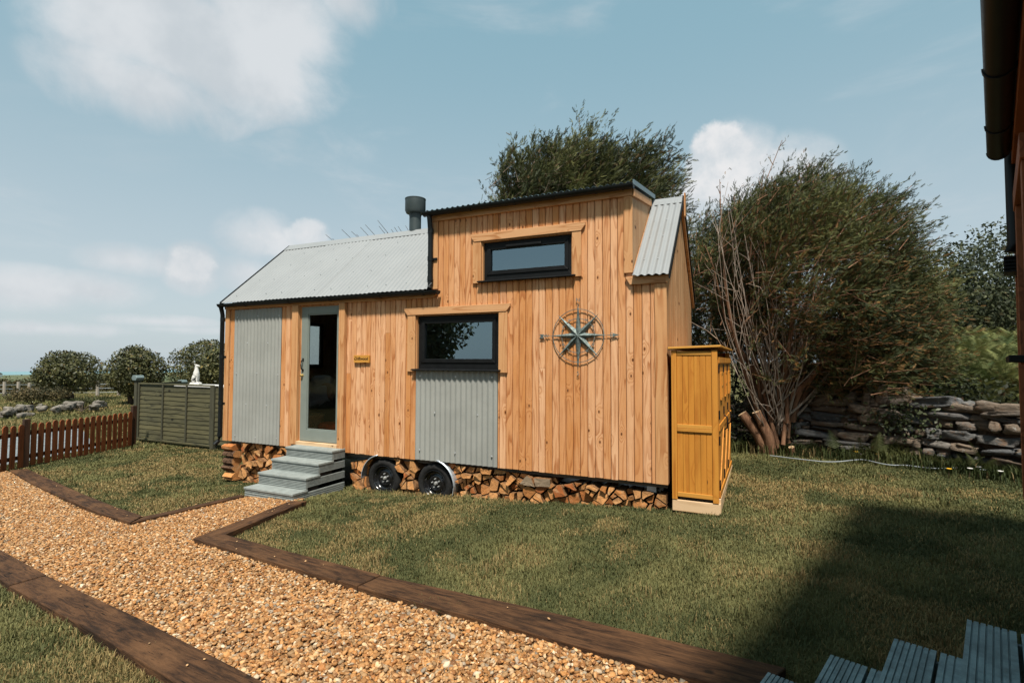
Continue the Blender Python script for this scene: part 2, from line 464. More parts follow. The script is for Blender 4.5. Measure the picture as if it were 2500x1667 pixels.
# log ends: per-object tone, rings and cracks
mt, N = new_mat('split_log_end')
tc = N.n('ShaderNodeTexCoord'); oi = N.n('ShaderNodeObjectInfo')
rv = oi.outputs['Random']
P = N.vmath('ADD', tc.outputs['Object'], N.vmath('MULTIPLY', oi.outputs['Location'], (3.7, 1.3, 5.1)))
P2 = N.vmath('ADD', P, N.n('ShaderNodeCombineXYZ', ins={0: N.math('MULTIPLY', rv, 17.0), 2: N.math('MULTIPLY', rv, 29.0)}).outputs[0])
base = N.ramp(rv, [(0, (.30, .11, .033)), (.25, (.54, .245, .085)), (.55, (.62, .32, .13)), (.8, (.46, .185, .055)), (1, (.33, .09, .027))])
rg = N.math('FRACT', N.math('MULTIPLY', N.noise(P2, 7, 1.5, .4), 14))
c = N.mix(N.math('MULTIPLY', N.sstep(rg, .4, .9), .38), base, (.22, .095, .035))
c = N.mix(N.math('MULTIPLY', N.sstep(N.noise(P2, 45, 5, .7), .45, .75), .6), c, (.20, .09, .04))
c = N.mix(N.math('MULTIPLY', N.sstep(N.noise(P2, 11, 4, .6), .52, .72), .55), c, (.60, .40, .22))
M['log_end'] = finish(mt, N, c, .85, .15, 0, N.noise(P2, 70, 4, .7), .5, .006)
mt, N = new_mat('grey_weathered_log_end')
tc = N.n('ShaderNodeTexCoord')
c = N.mix(N.noise(tc.outputs['Object'], 40, 5, .7), (.19, .13, .08), (.40, .31, .22))
M['log_grey'] = finish(mt, N, c, .9, .1, 0, N.noise(tc.outputs['Object'], 70, 4), .5, .006)

# window glass
mt, N = new_mat('window_glass')
fr = N.n('ShaderNodeFresnel'); fr.inputs[0].default_value = 1.55
bf = N.n('ShaderNodeNewGeometry').outputs['Backfacing']
fac = N.math('MULTIPLY', N.math('ADD', N.math('MULTIPLY', fr.outputs[0], 2.6), .16, clamp=True), N.math('SUBTRACT', 1.0, bf))
tr = N.n('ShaderNodeBsdfTransparent'); tr.inputs[0].default_value = (.80, .83, .82, 1)
gl = N.n('ShaderNodeBsdfGlossy'); gl.inputs['Roughness'].default_value = 0.0; gl.inputs['Color'].default_value = (.66, .88, .98, 1)
mx = N.n('ShaderNodeMixShader'); N.put(mx.inputs[0], fac); N.put(mx.inputs[1], tr.outputs[0]); N.put(mx.inputs[2], gl.outputs[0])
o = N.n('ShaderNodeOutputMaterial'); N.put(o.inputs[0], mx.outputs[0])
M['glass'] = mt
mt, N = new_mat('door_glass')
fr = N.n('ShaderNodeFresnel'); fr.inputs[0].default_value = 1.45
tr = N.n('ShaderNodeBsdfTransparent'); tr.inputs[0].default_value = (.93, .94, .93, 1)
gl = N.n('ShaderNodeBsdfGlossy'); gl.inputs['Roughness'].default_value = 0.0
mx = N.n('ShaderNodeMixShader'); bf = N.n('ShaderNodeNewGeometry').outputs['Backfacing']
N.put(mx.inputs[0], N.math('MULTIPLY', N.math('MULTIPLY', fr.outputs[0], 1.2), N.math('SUBTRACT', 1.0, bf))); N.put(mx.inputs[1], tr.outputs[0]); N.put(mx.inputs[2], gl.outputs[0])
o = N.n('ShaderNodeOutputMaterial'); N.put(o.inputs[0], mx.outputs[0])
M['door_glass'] = mt


def leaf_mat(name, transl=.25, rough=.6, gloss=.25):
    mt, N = new_mat(name)
    at = N.n('ShaderNodeAttribute', attribute_name='Col')
    b = N.n('ShaderNodeBsdfPrincipled'); N.put(b.inputs['Base Color'], at.outputs['Color'])
    b.inputs['Roughness'].default_value = rough; b.inputs['Specular IOR Level'].default_value = gloss
    t = N.n('ShaderNodeBsdfTranslucent'); N.put(t.inputs[0], at.outputs['Color'])
    mx = N.n('ShaderNodeMixShader'); mx.inputs[0].default_value = transl
    N.put(mx.inputs[1], b.outputs[0]); N.put(mx.inputs[2], t.outputs[0])
    o = N.n('ShaderNodeOutputMaterial'); N.put(o.inputs[0], mx.outputs[0])
    return mt


M['leaf'] = leaf_mat('foliage', .22, .6, .2)
M['leaf_gloss'] = leaf_mat('glossy_foliage', .15, .5, .3)
M['blade'] = leaf_mat('grass_blades', .28, .65, .15)


def bark_mat(name, a, b, s=14):
    mt, N = new_mat(name)
    tc = N.n('ShaderNodeTexCoord')
    v = N.vmath('MULTIPLY', tc.outputs['Object'], (1, 1, .25))
    nz = N.noise(v, s, 6, .7)
    c = N.mix(N.sstep(nz, .32, .68), a, b)
    return finish(mt, N, c, .9, .1, 0, nz, .8, .02)


M['bark_grey'] = bark_mat('grey_brown_bark', (.085, .06, .045), (.26, .20, .155))
M['bark_red'] = bark_mat('red_brown_bark', (.11, .055, .032), (.27, .15, .09))
M['bark_pale'] = bark_mat('pale_dead_twig_bark', (.20, .155, .12), (.42, .35, .29))
M['bark_dark'] = bark_mat('dark_bark', (.03, .022, .016), (.075, .055, .04))

# dry stone
mt, N = new_mat('slate_wall_stone')
tc = N.n('ShaderNodeTexCoord'); ge = N.n('ShaderNodeNewGeometry')
rv = ge.outputs['Random Per Island']
off = N.n('ShaderNodeCombineXYZ', ins={0: N.math('MULTIPLY', rv, 31.0), 1: N.math('MULTIPLY', rv, 17.0), 2: N.math('MULTIPLY', rv, 47.0)})
P = N.vmath('ADD', tc.outputs['Object'], off.outputs[0])
base = N.ramp(rv, [(0, (.10, .105, .11)), (.22, (.16, .16, .16)), (.45, (.21, .155, .11)), (.62, (.135, .145, .15)), (.8, (.255, .20, .15)), (1, (.125, .085, .06))])
strata = N.noise(N.vmath('MULTIPLY', P, (1.2, 1.2, 6.0)), 7, 6, .7)
c = N.mix(N.sstep(strata, .35, .7), N.mix(.55, base, (.02, .018, .016)), base)
c = N.mix(N.math('MULTIPLY', N.sstep(N.noise(P, 9, 5, .7), .55, .7), .8), c, (.20, .115, .065))
c = N.mix(N.math('MULTIPLY', N.sstep(N.noise(P, 16, 5, .7), .60, .72), .75), c, (.40, .40, .37))
M['slate'] = finish(mt, N, c, .85, .25, 0, N.math('ADD', strata, N.math('MULTIPLY', N.noise(P, 40, 4, .7), .5)), .9, .03)

M['pale_rock'] = plain('pale_lichen_rock', (.15, .135, .115), .9, .2, var=.6, scale=7, bump=.6)
# gravel stones: per stone colour comes from vertex colours, plus mottling
mt, N = new_mat('gravel_stone')
at = N.n('ShaderNodeAttribute', attribute_name='Col'); tc = N.n('ShaderNodeTexCoord')
nz = N.noise(tc.outputs['Object'], 160, 4, .7)
c = N.mix(N.math('MULTIPLY', N.sstep(nz, .5, .75), .45), at.outputs['Color'], (.60, .44, .28))
c = N.mix(N.math('MULTIPLY', N.sstep(nz, .5, .25), .4), c, (.22, .11, .045))
M['pebble'] = finish(mt, N, c, .7, .3)
mt, N = new_mat('gravel_bed')
tc = N.n('ShaderNodeTexCoord')
vo = N.n('ShaderNodeTexVoronoi'); vo.inputs['Scale'].default_value = 60; N.put(vo.inputs['Vector'], tc.outputs['Object'])
rs = N.n('ShaderNodeSeparateColor'); N.put(rs.inputs[0], vo.outputs['Color'])
c = N.ramp(rs.outputs[0], [(0, (.14, .075, .035)), (.5, (.30, .18, .09)), (1, (.42, .29, .17))])
M['gravel_bed'] = finish(mt, N, c, .9, .2, 0, vo.outputs['Distance'], .8, .01)
mt, N = new_mat('grey_gravel')
tc = N.n('ShaderNodeTexCoord')
vo = N.n('ShaderNodeTexVoronoi'); vo.inputs['Scale'].default_value = 38; N.put(vo.inputs['Vector'], tc.outputs['Object'])
rs = N.n('ShaderNodeSeparateColor'); N.put(rs.inputs[0], vo.outputs['Color'])
c = N.ramp(rs.outputs[0], [(0, (.09, .10, .105)), (.5, (.16, .18, .19)), (1, (.26, .29, .30))])
M['grey_gravel'] = finish(mt, N, c, .9, .2, 0, vo.outputs['Distance'], .8, .01)

# lawn soil / turf below the blades, and far fields
mt, N = new_mat('turf')
tc = N.n('ShaderNodeTexCoord')
g1 = N.noise(tc.outputs['Object'], 1.3, 5, .65); g2 = N.noise(tc.outputs['Object'], 26, 5, .75); g3 = N.noise(tc.outputs['Object'], .045, 4, .5)
c = N.mix(N.sstep(g1, .38, .68), (.065, .070, .027), (.13, .11, .046))
c = N.mix(N.math('MULTIPLY', N.sstep(g2, .4, .75), .7), c, (.105, .095, .04))
sp = N.n('ShaderNodeSeparateXYZ'); N.put(sp.inputs[0], tc.outputs['Object'])
far = N.sstep(sp.outputs[0], -30, -70, 0, 1)
fields = N.ramp(N.noise(N.vmath('MULTIPLY', tc.outputs['Object'], (.25, 1, 1)), .012, 3, .6), [(0, (.045, .065, .035)), (.45, (.075, .095, .05)), (.55, (.16, .15, .09)), (.7, (.06, .08, .045)), (1, (.14, .13, .08))])
c = N.mix(far, c, fields)
M['turf'] = finish(mt, N, c, .95, .1, 0, g2, .6, .03)
mt, N = new_mat('sea_water')
tc = N.n('ShaderNodeTexCoord')
M['sea'] = finish(mt, N, N.mix(N.noise(N.vmath('MULTIPLY', tc.outputs['Object'], (.002, .0004, 1)), 3, 3), (.10, .22, .25), (.16, .29, .31)), .35, .3)


# ------------------------------------------------------------------ terrain
def gz(x, y):
    x = np.asarray(x, float); y = np.asarray(y, float)
    s = np.clip((x - 3) / 4, 0, 1); s = s * s * (3 - 2 * s)
    z = np.where(x > 0, -.625 + .0545 * np.minimum(x, 12), -.625 + .012 * np.maximum(x, -30))
    z = z + .045 * np.clip(y, 0, 12) * s
    z = z - .045 * np.exp(-(y / .40) ** 2) * np.clip((x + .3) / .5, 0, 1) * np.clip((7.9 - x) / .6, 0, 1)
    l1 = np.clip((-x - 8) / 10, 0, 1)
    z = z + l1 * .42 - np.clip(-x - 27, 0, 60) * .021 - np.clip(-x - 87, 0, 4000) * .0222
    return z


def gzf(x, y): return float(gz(x, y))


def grid_lines(lo, hi, near_lo, near_hi, step):
    a = list(np.arange(near_lo, near_hi + 1e-6, step))
    s, x = step, near_hi
    while x < hi: s *= 1.5; x += s; a.append(min(x, hi))
    s, x = step, near_lo
    b = []
    while x > lo: s *= 1.5; x -= s; b.append(max(x, lo))
    return np.array(b[::-1] + a)


gx = grid_lines(-3100, 900, -12, 16, .5); gy = grid_lines(-1500, 2600, -10, 14, .2)
GX, GY = np.meshgrid(gx, gy, indexing='ij')
GZ = gz(GX, GY)
nx, ny = len(gx), len(gy)
V = np.stack([GX, GY, GZ], -1).reshape(-1, 3)
ii = (np.arange(nx - 1)[:, None] * ny + np.arange(ny - 1)[None]).ravel()
F = np.stack([ii, ii + ny, ii + ny + 1, ii + 1], 1)
ground = mesh_np('ground', V, F, M['turf'], smooth=True)
tag(ground, kind='structure')
sea = MB().add([(-3900, -3500, -67.5), (-2950, -3500, -67.5), (-2950, 3800, -67.5), (-3900, 3800, -67.5)], [(0, 1, 2, 3)]).build('sea', M['sea'])
tag(sea, kind='structure')

# gravel path polygon (plan view), lying between the sleepers
PATH = [(-3.95, -1.15), (-3.49, -1.25), (-2.24, -1.53), (.65, -2.09), (1.60, -2.25), (1.72, -1.0), (1.66, -.80), (2.62, -.80), (2.66, -1.03), (2.91, -2.42),
        (5.58, -2.86), (6.84, -3.0), (7.49, -3.12), (8.3, -3.22), (8.3, -4.35), (7.2, -4.15), (5.62, -3.85), (5.01, -3.76), (4.20, -3.64), (2.33, -3.39), (1.33, -3.22), (-.5, -2.95), (-4.0, -2.4)]


def in_poly(px, py, poly):
    ins = np.zeros(len(px), bool)
    n = len(poly)
    for i in range(n):
        x0, y0 = poly[i]; x1, y1 = poly[(i + 1) % n]
        c = ((y0 > py) != (y1 > py)) & (px < (x1 - x0) * (py - y0) / ((y1 - y0) if y1 != y0 else 1e-9) + x0)
        ins ^= c
    return ins


bm = bmesh.new()
fc = bm.faces.new([bm.verts.new((x, y, 0)) for x, y in PATH])
bmesh.ops.triangulate(bm, faces=[fc])
bmesh.ops.subdivide_edges(bm, edges=bm.edges[:], cuts=5, use_grid_fill=True)
for v in bm.verts: v.co.z = gzf(v.co.x, v.co.y) + .018
bmesh.ops.recalc_face_normals(bm, faces=bm.faces)
me = bpy.data.meshes.new('path'); bm.to_mesh(me); bm.free(); me.materials.append(M['gravel_bed'])
path = bpy.data.objects.new('path', me); COL.objects.link(path); tag(path, kind='structure')


def cam_depth(P):
    d = P - np.array(CAM_P)
    return d @ np.array(CF), d @ np.array(CR), d @ np.array(CU)


def in_view(P, margin=1.6):
    z, x, y = cam_depth(P)
    return (z > .3) & (np.abs(x) < z * 1250 / 1259.45 * margin) & (np.abs(y) < z * 833 / 1259.45 * margin)


# pebbles
def icos(sub):
    b = bmesh.new(); bmesh.ops.create_icosphere(b, subdivisions=sub, radius=1)
    v = np.array([x.co[:] for x in b.verts]); b.verts.index_update()
    f = np.array([[q.index for q in p.verts] for p in b.faces]); b.free()
    return v, f


ico1, ico1f = icos(1); ico2, ico2f = icos(2)


def pebbles(n_per_m2, dmin, dmax, tv, tf, smin, smax):
    xs = RNG.uniform(-4.1, 8.4, int(12.5 * 3.8 * n_per_m2)); ys = RNG.uniform(-4.5, -.7, len(xs))
    k = in_poly(xs, ys, PATH); xs, ys = xs[k], ys[k]
    P = np.stack([xs, ys, gz(xs, ys)], 1)
    d = np.linalg.norm(P - np.array(CAM_P), axis=1)
    k = in_view(P) & (d >= dmin) & (d < dmax); P = P[k]; n = len(P)
    sz = RNG.uniform(smin, smax, n) * np.where(RNG.random(n) < .12, 1.35, 1)
    P[:, 2] += .016 + RNG.uniform(0, .022, n)
    # random tilted basis
    z = nrm(np.stack([RNG.normal(0, .45, n), RNG.normal(0, .45, n), np.ones(n)], 1))
    x = nrm(np.cross(z, rand_dirs(n))); y = np.cross(z, x)
    sc = np.stack([sz, sz * RNG.uniform(.6, .95, n), sz * RNG.uniform(.3, .6, n)], 1)
    k_ = len(tv)
    T = tv[None] * (1 + RNG.uniform(-.28, .22, (n, k_, 1)))
    T = T * sc[:, None, :]
    Vv = P[:, None] + T[..., 0:1] * x[:, None] + T[..., 1:2] * y[:, None] + T[..., 2:3] * z[:, None]
    Ff = tf[None] + (np.arange(n) * k_)[:, None, None]
    pal = np.array([(.43, .235, .095), (.36, .18, .062), (.48, .31, .165), (.29, .13, .042), (.52, .39, .26), (.41, .24, .115), (.20, .095, .04), (.54, .48, .40), (.28, .25, .22)])
    ci = RNG.choice(len(pal), n, p=[.19, .17, .17, .12, .11, .11, .06, .04, .03])
    cc = .92 * pal[ci] * np.array([1.04, .93, .78]) * RNG.uniform(.50, 1.25, (n, 1))
    return Vv.reshape(-1, 3), Ff.reshape(-1, 3), np.repeat(cc, k_, 0)


parts = [pebbles(5200, 0, 4.3, ico2, ico2f, .008, .0175), pebbles(4600, 4.3, 14, ico1, ico1f, .0095, .0185)]
def spilled():
    L = [((-2.9, -1.28), (1.5, -2.12)), ((3.0, -2.36), (7.7, -2.98)), ((.5, -3.2), (5.7, -3.95)), ((3.0, -2.3), (2.75, -1.0)), ((1.5, -2.0), (1.63, -1.0))]
    P = []
    for (a, b) in L:
        for _ in range(11):
            t = RNG.random(); k_ = RNG.normal(0, .10); x = a[0] + (b[0] - a[0]) * t; y = a[1] + (b[1] - a[1]) * t + k_
            P.append((x, y, gzf(x, y) + (.072 if abs(k_) < .08 else .03)))
    P = np.array(P); n = len(P); sz = RNG.uniform(.006, .014, n)
    z = nrm(np.stack([RNG.normal(0, .2, n), RNG.normal(0, .2, n), np.ones(n)], 1)); x = nrm(np.cross(z, rand_dirs(n))); y = np.cross(z, x)
    T = ico1[None] * (1 + RNG.uniform(-.25, .2, (n, len(ico1), 1))) * np.stack([sz, sz * .8, sz * .5], 1)[:, None, :]
    Vv = P[:, None] + T[..., 0:1] * x[:, None] + T[..., 1:2] * y[:, None] + T[..., 2:3] * z[:, None]
    cc = np.array([(.42, .25, .12)]) * RNG.uniform(.5, 1.3, (n, 1))
    return Vv.reshape(-1, 3), (ico1f[None] + (np.arange(n) * len(ico1))[:, None, None]).reshape(-1, 3), np.repeat(cc, len(ico1), 0)


parts.append(spilled())
o = 0; Vs, Fs, Cs = [], [], []
for v_, f_, c_ in parts:
    Vs.append(v_); Fs.append(f_ + o); Cs.append(c_); o += len(v_)
gravel = mesh_np('gravel', np.concatenate(Vs), np.concatenate(Fs), M['pebble'], np.concatenate(Cs), smooth=False)
tag(gravel, 'loose honey coloured gravel covering the path', 'gravel', kind='stuff')

# grey gravel drive beyond the picket fence
DRIVE = [(-4.55, -1.5), (-5.55, 1.0), (-9.6, 2.6), (-10.2, -2.5), (-7, -4)]
bm = bmesh.new(); fc = bm.faces.new([bm.verts.new((x, y, 0)) for x, y in DRIVE]); bmesh.ops.triangulate(bm, faces=[fc])
bmesh.ops.subdivide_edges(bm, edges=bm.edges[:], cuts=4, use_grid_fill=True)
for v in bm.verts: v.co.z = gzf(v.co.x, v.co.y) + .025
bmesh.ops.recalc_face_normals(bm, faces=bm.faces)
me = bpy.data.meshes.new('drive'); bm.to_mesh(me); bm.free(); me.materials.append(M['grey_gravel'])
drive = bpy.data.objects.new('drive', me); COL.objects.link(drive); tag(drive, kind='structure')


# ------------------------------------------------------------------ sleepers
def sleeper(pts_out, pts_in, h, name, label):
    """a timber lying on the ground: outline given by its two long edges in plan; one beam with small saw marks at joints"""
    root = None
    mbs = MB()
    top, n = [], len(pts_out)
    a = [(x, y, gzf(x, y) + h) for x, y in pts_out]; b = [(x, y, gzf(x, y) + h) for x, y in pts_in]
    vs = a + b + [(x, y, z - h - .15) for x, y, z in a] + [(x, y, z - h - .15) for x, y, z in b]
    fs = []
    for i in range(n - 1):
        fs += [(i, i + 1, n + i + 1, n + i), (2 * n + i, 2 * n + i + 1, i + 1, i), (n + i, n + i + 1, 3 * n + i + 1, 3 * n + i), (2 * n + i, 3 * n + i, 3 * n + i + 1, 2 * n + i + 1)]
    fs += [(0, n, 3 * n, 2 * n), (n - 1, 3 * n - 1, 4 * n - 1, 2 * n - 1)]
    mbs.add(vs, fs)
    d = Vector((pts_out[-1][0] - pts_out[0][0], pts_out[-1][1] - pts_out[0][1], 0)); ang = math.atan2(d.y, d.x)
    Mi = Matrix.Rotation(-ang, 4, 'Z') @ Matrix.Translation((-pts_out[0][0], -pts_out[0][1], 0))
    ob = mbs.build(name, M['sleeper'], bevel=.006, M=Mi)
    ob.matrix_world = Mi.inverted()
    return tag(ob, label, 'sleeper', 'dark timber sleepers edging the gravel path')


sleeper([(-3.85, -1.17), (-2.24, -1.53), (-.70, -1.82)], [(-3.75, -.98), (-2.16, -1.30), (-.62, -1.61)], .062, 'sleeper', 'dark sleeper edging the path beside the picket fence')
sleeper([(-.69, -1.822), (.65, -2.09), (1.60, -2.25)], [(-.61, -1.612), (.55, -1.85), (1.43, -2.03)], .066, 'sleeper', 'dark sleeper with one end at the corner left of the grey steps')
sleeper([(1.605, -2.245), (1.66, -1.75), (1.72, -.95)], [(1.46, -2.03), (1.53, -1.75), (1.60, -.93)], .060, 'sleeper', 'thin sleeper leading to the left side of the grey steps')
sleeper([(2.91, -2.42), (2.78, -1.75), (2.63, -1.03)], [(3.11, -2.235), (3.0, -1.75), (2.84, -.97)], .064, 'sleeper', 'short sleeper leading to the right side of the grey steps')
sleeper([(2.915, -2.425), (4.2, -2.64), (5.24, -2.80)], [(3.12, -2.24), (4.2, -2.42), (5.27, -2.58)], .066, 'sleeper', 'long sleeper between lawn and gravel running from the inner corner')
sleeper([(5.25, -2.805), (6.5, -2.965), (7.74, -3.15)], [(5.28, -2.585), (6.5, -2.70), (7.88, -2.885)], .062, 'sleeper', 'brown sleeper ending beside the blue grey deck steps')
sleeper([(-1.0, -2.87), (.4, -3.08), (2.66, -3.44)], [(-1.0, -3.15), (.4, -3.30), (2.64, -3.66)], .068, 'sleeper', 'dark sleeper at the left picture edge on the near side of the path')
sleeper([(2.67, -3.443), (4.20, -3.64), (5.9, -3.90)], [(2.65, -3.663), (4.18, -3.86), (5.9, -4.12)], .064, 'sleeper', 'nearest dark sleeper in the bottom left corner')


# ------------------------------------------------------------------ house helpers
def cut_cols(x0, x1, zfun, holes, pitch, jit):
    """vertical boards between x0 and x1 clear of rectangular holes -> list (xa, xb, za, zb)"""
    edges = [x0]
    brk = sorted({h[0] for h in holes} | {h[1] for h in holes} | {x1})
    for b in brk:
        if b <= edges[-1] + .004 or b > x1 + 1e-6: continue
        w = b - edges[-1]; n = max(1, round(w / pitch))
        cuts = [edges[-1] + w * (i + 1) / n for i in range(n)]
        for i in range(n - 1): cuts[i] += random.uniform(-jit, jit)
        edges += cuts
    out = []
    for a, b in zip(edges[:-1], edges[1:]):
        mid = (a + b) / 2
        segs = [zfun(mid)]
        for hx0, hx1, hz0, hz1 in holes:
            if hx0 - 1e-4 <= mid <= hx1 + 1e-4:
                ns = []
                for s0, s1 in segs:
                    if hz1 <= s0 or hz0 >= s1: ns.append((s0, s1)); continue
                    if hz0 > s0 + .01: ns.append((s0, hz0))
                    if hz1 < s1 - .01: ns.append((hz1, s1))
                segs = ns
        out += [(a, b, s0, s1) for s0, s1 in segs]
    return out


def board_v(mb, a, b, z0, z1, yf=0.0, yb=.022, ch=.008, gap=.0026, tone=0):
    a += gap; b -= gap
    y = yf + random.uniform(-.0012, .0012)
    mb.prism([(a, yb), (a, y + ch), (a + ch, y), (b - ch, y), (b, y + ch), (b, yb)], z0, z1, tone, axis='z')


def corr(mb, O, U, S, width, length, pitch=.076, amp=.0085, th=.0014, mi=0, seg=8, phase=0.0):
    """corrugated sheet: origin O, U = unit vector across the ridges, S = unit vector along them"""
    U, S = Vector(U).normalized(), Vector(S).normalized(); Nn = U.cross(S).normalized(); O = Vector(O)
    n = int(width / pitch * seg) + 1
    vs = []
    for side in (0, 1):
        for i in range(n + 1):
            t = width * i / n
            h = amp * math.sin(2 * math.pi * t / pitch + phase) - side * th * 2
            for L in (0, length): vs.append(O + U * t + S * L + Nn * h)
    k = 2 * (n + 1); fs = []
    for i in range(n):
        a = i * 2
        fs.append((a, a + 2, a + 3, a + 1)); fs.append((k + a, k + a + 1, k + a + 3, k + a + 2))
        fs.append((a, k + a, k + a + 2, a + 2)); fs.append((a + 1, a + 3, k + a + 3, k + a + 1))
    fs.append((0, 1, k + 1, k)); fs.append((2 * n, k + 2 * n, k + 2 * n + 1, 2 * n + 1))
    mb.add(vs, fs, mi)


def half_gutter(name, x0, x1, y, z, r, parent, mat, brackets=(), Mx=None, sub=None):
    mb = MB(); n = 10
    def ring(rr): return [(y + rr * math.cos(math.pi + math.pi * k / n), z + rr * math.sin(math.pi + math.pi * k / n)) for k in range(n + 1)]
    prof = ring(r) + ring(r - .004)[::-1]
    mb.prism(prof, x0, x1, axis='x')
    for xe in (x0, x1):
        mb.prism(ring(r + .003), xe - .004, xe + .004, axis='x')
    for bx in brackets:
        mb.prism(ring(r + .006) + ring(r)[::-1], bx - .012, bx + .012, axis='x')
        mb.box(bx - .012, bx + .012, y - .002, y + r + .02, z - .02, z - .004)
    return mb.build(name, mat, parent, M=Mx, auto=35)


def window(parent, x0, x1, z0, z1, y, fr=.062, sash=.05, vent=False, name='window', mats=None, Mx=None, sill=True, botx=.03):
    """outer frame, sash and pane of one casement; returns the frame object"""
    mb = MB()
    d0, d1 = y, y + .06
    def rectframe(a, b, c, d, w, ya, yb, wb=None):
        wb = wb or w
        mb.prism([(a, c), (b, c), (b - w, c + wb), (a + w, c + wb)], ya, yb)
        mb.prism([(b, c), (b, d), (b - w, d - w), (b - w, c + wb)], ya, yb)
        mb.prism([(b, d), (a, d), (a + w, d - w), (b - w, d - w)], ya, yb)
        mb.prism([(a, d), (a, c), (a + w, c + wb), (a + w, d - w)], ya, yb)
    rectframe(x0, x1, z0, z1, fr, d0, d1, fr + botx)
    a, b, c, d = x0 + fr * .72, x1 - fr * .72, z0 + fr * .72 + botx, z1 - fr * .72
    rectframe(a, b, c, d, sash, d0 - .014, d1 - .01, sash)
    f = mb.build(name, M['black'], parent, bevel=.004, M=Mx)
    g = sash - .006
    MB().box(a + g, b - g, y + .018, y + .024, c + g, d - g).build('pane', M['glass'], f, M=Mx)
    if vent:
        xm = (a + b) / 2
        MB().box(xm - .27, xm + .20, d0 - .034, d0 - .0145, d - sash * .78, d - sash * .18).build('trickle_vent', M['black'], f, bevel=.006, M=Mx)
    return f


# ------------------------------------------------------------------ the tiny house
house = thing('tiny_house', 'timber clad tiny house on wheels with pale metal roof and loft dormer', 'tiny house', (0, 0, 0))
XT0, XT1, XR, YD, ZE, ZT, ZR = 3.97, 6.585, 6.94, 2.50, 2.13, 3.12, 3.40
YM = YD / 2
SL = (ZR - 2.205) / (YM + .09)           # roof slope: z = 2.205 + SL*(y+.09)
HOLES = [(.18, 1.235, -.1, 2.105), (1.507, 2.53, -.1, 2.105), (3.725, 4.955, 1.185, 1.90), (3.725, 4.93, -.1, 1.185), (4.705, 5.895, 2.285, 2.79)]


def ztop(x):
    if x < XT0: return (0.0, 2.125)
    if x < XT1: return (0.0, ZT)
    return (0.0, 2.17)


mb = MB()
for seg in ((0.0, XT0), (XT0, XT1), (XT1, XR)):
    hs = [h for h in HOLES if h[0] < seg[1] and h[1] > seg[0]]
    hs = [(max(h[0], seg[0]), min(h[1], seg[1]), h[2], h[3]) for h in hs]
    for a, b, z0, z1 in cut_cols(seg[0], seg[1], ztop, hs, .083, .004):
        # an occasional butt joint within a board
        if z1 - z0 > 1.5 and random.random() < .08:
            zj = random.uniform(z0 + .6, z1 - .3)
            board_v(mb, a, b, z0 + random.uniform(-.004, .004), zj - .001); board_v(mb, a, b, zj + .001, z1)
        else:
            board_v(mb, a, b, z0 + random.uniform(-.005, .003), z1)
mb.box(2.531, 3.0, .0225, .0235, .0, .01)
mb.build('wall', M['larch'], house)
# structural core behind the boards, cut round the openings
core = MB()
def core_wall(x0, x1, z0, z1, holes):
    xs = sorted({x0, x1} | {min(max(v, x0), x1) for h in holes for v in h[:2]})
    for a, b in zip(xs[:-1], xs[1:]):
        if b - a < 1e-4: continue
        mid = (a + b) / 2; segs = [(z0, z1)]
        for h in holes:
            if h[0] < mid < h[1]:
                ns = []
                for s0, s1 in segs:
                    if h[3] <= s0 or h[2] >= s1: ns.append((s0, s1)); continue
                    if h[2] > s0: ns.append((s0, h[2]))
                    if h[3] < s1: ns.append((h[3], s1))
                segs = ns
        for s0, s1 in segs: core.box(a, b, .024, .10, s0, s1)
OPEN = [(1.633, 2.42, .07, 2.10), (3.725, 4.955, 1.185, 1.90), (4.705, 5.895, 2.285, 2.79)]
core_wall(0.02, XT0, 0.0, 2.16, OPEN); core_wall(XT0, XT1, 0.0, 3.14, OPEN); core_wall(XT1, XR - .024, 0.0, 2.18, OPEN)
core.box(0.02, XR - .024, YD - .1, YD - .024, 0.0, 2.16)
core.build('wall_lining', M['inner'], house)
MB().box(0.02, XR - .02, .1, YD - .1, -.06, .03).build('floor', M['inner'], house)
# left end wall with a small window
mb = MB()
WL = (1.25, 2.02, 1.15, 2.02)
for a, b, z0, z1 in cut_cols(0.0, YD, lambda y: (0, 2.13 + SL * min(y, YD - y)), [WL], .083, .003):
    y0, y1 = a + .002, b - .002
    mb.box(-.0, .1, y0, y1, z0, z1)
mb.build('gable_wall', M['larch_y'], house)
mbw = MB()
for a in ((WL[0], WL[1], WL[2], WL[2] + .07), (WL[0], WL[1], WL[3] - .06, WL[3]), (WL[0], WL[0] + .06, WL[2] + .07, WL[3] - .06), (WL[1] - .06, WL[1], WL[2] + .07, WL[3] - .06), (1.61, 1.66, WL[2] + .07, WL[3] - .06)):
    mbw.box(.02, .07, a[0], a[1], a[2], a[3])
wf = mbw.build('window', M['black'], house)
MB().box(.04, .046, WL[0] + .06, WL[1] - .06, WL[2] + .07, WL[3] - .06).build('pane', M['glass'], wf)
MB().box(.101, .16, 1.40, 1.47, 1.12, 2.05).build('window_post', M['larch_z'], house)

# right gable wall: vertical boards clipped by the roof slope
mb = MB()
n = 30
for i in range(n):
    a, b = YD * i / n + .0015, YD * (i + 1) / n - .0015
    def zt(y): return 2.16 + SL * min(y, YD - y) - .03
    xs = XR + random.uniform(-.0015, .0015)
    mb.prism([(a, 0.0), (b, 0.0), (b, zt(b)), (a, zt(a))], XR - .022, xs, axis='x')
mb.build('gable_wall', M['larch_y'], house)
MB().prism([(.025, 0.0), (YD - .025, 0.0), (YD - .025, 2.15), (YM, 3.32), (.025, 2.15)], XR - .1, XR - .0235, axis='x').build('gable_lining', M['dark'], house)

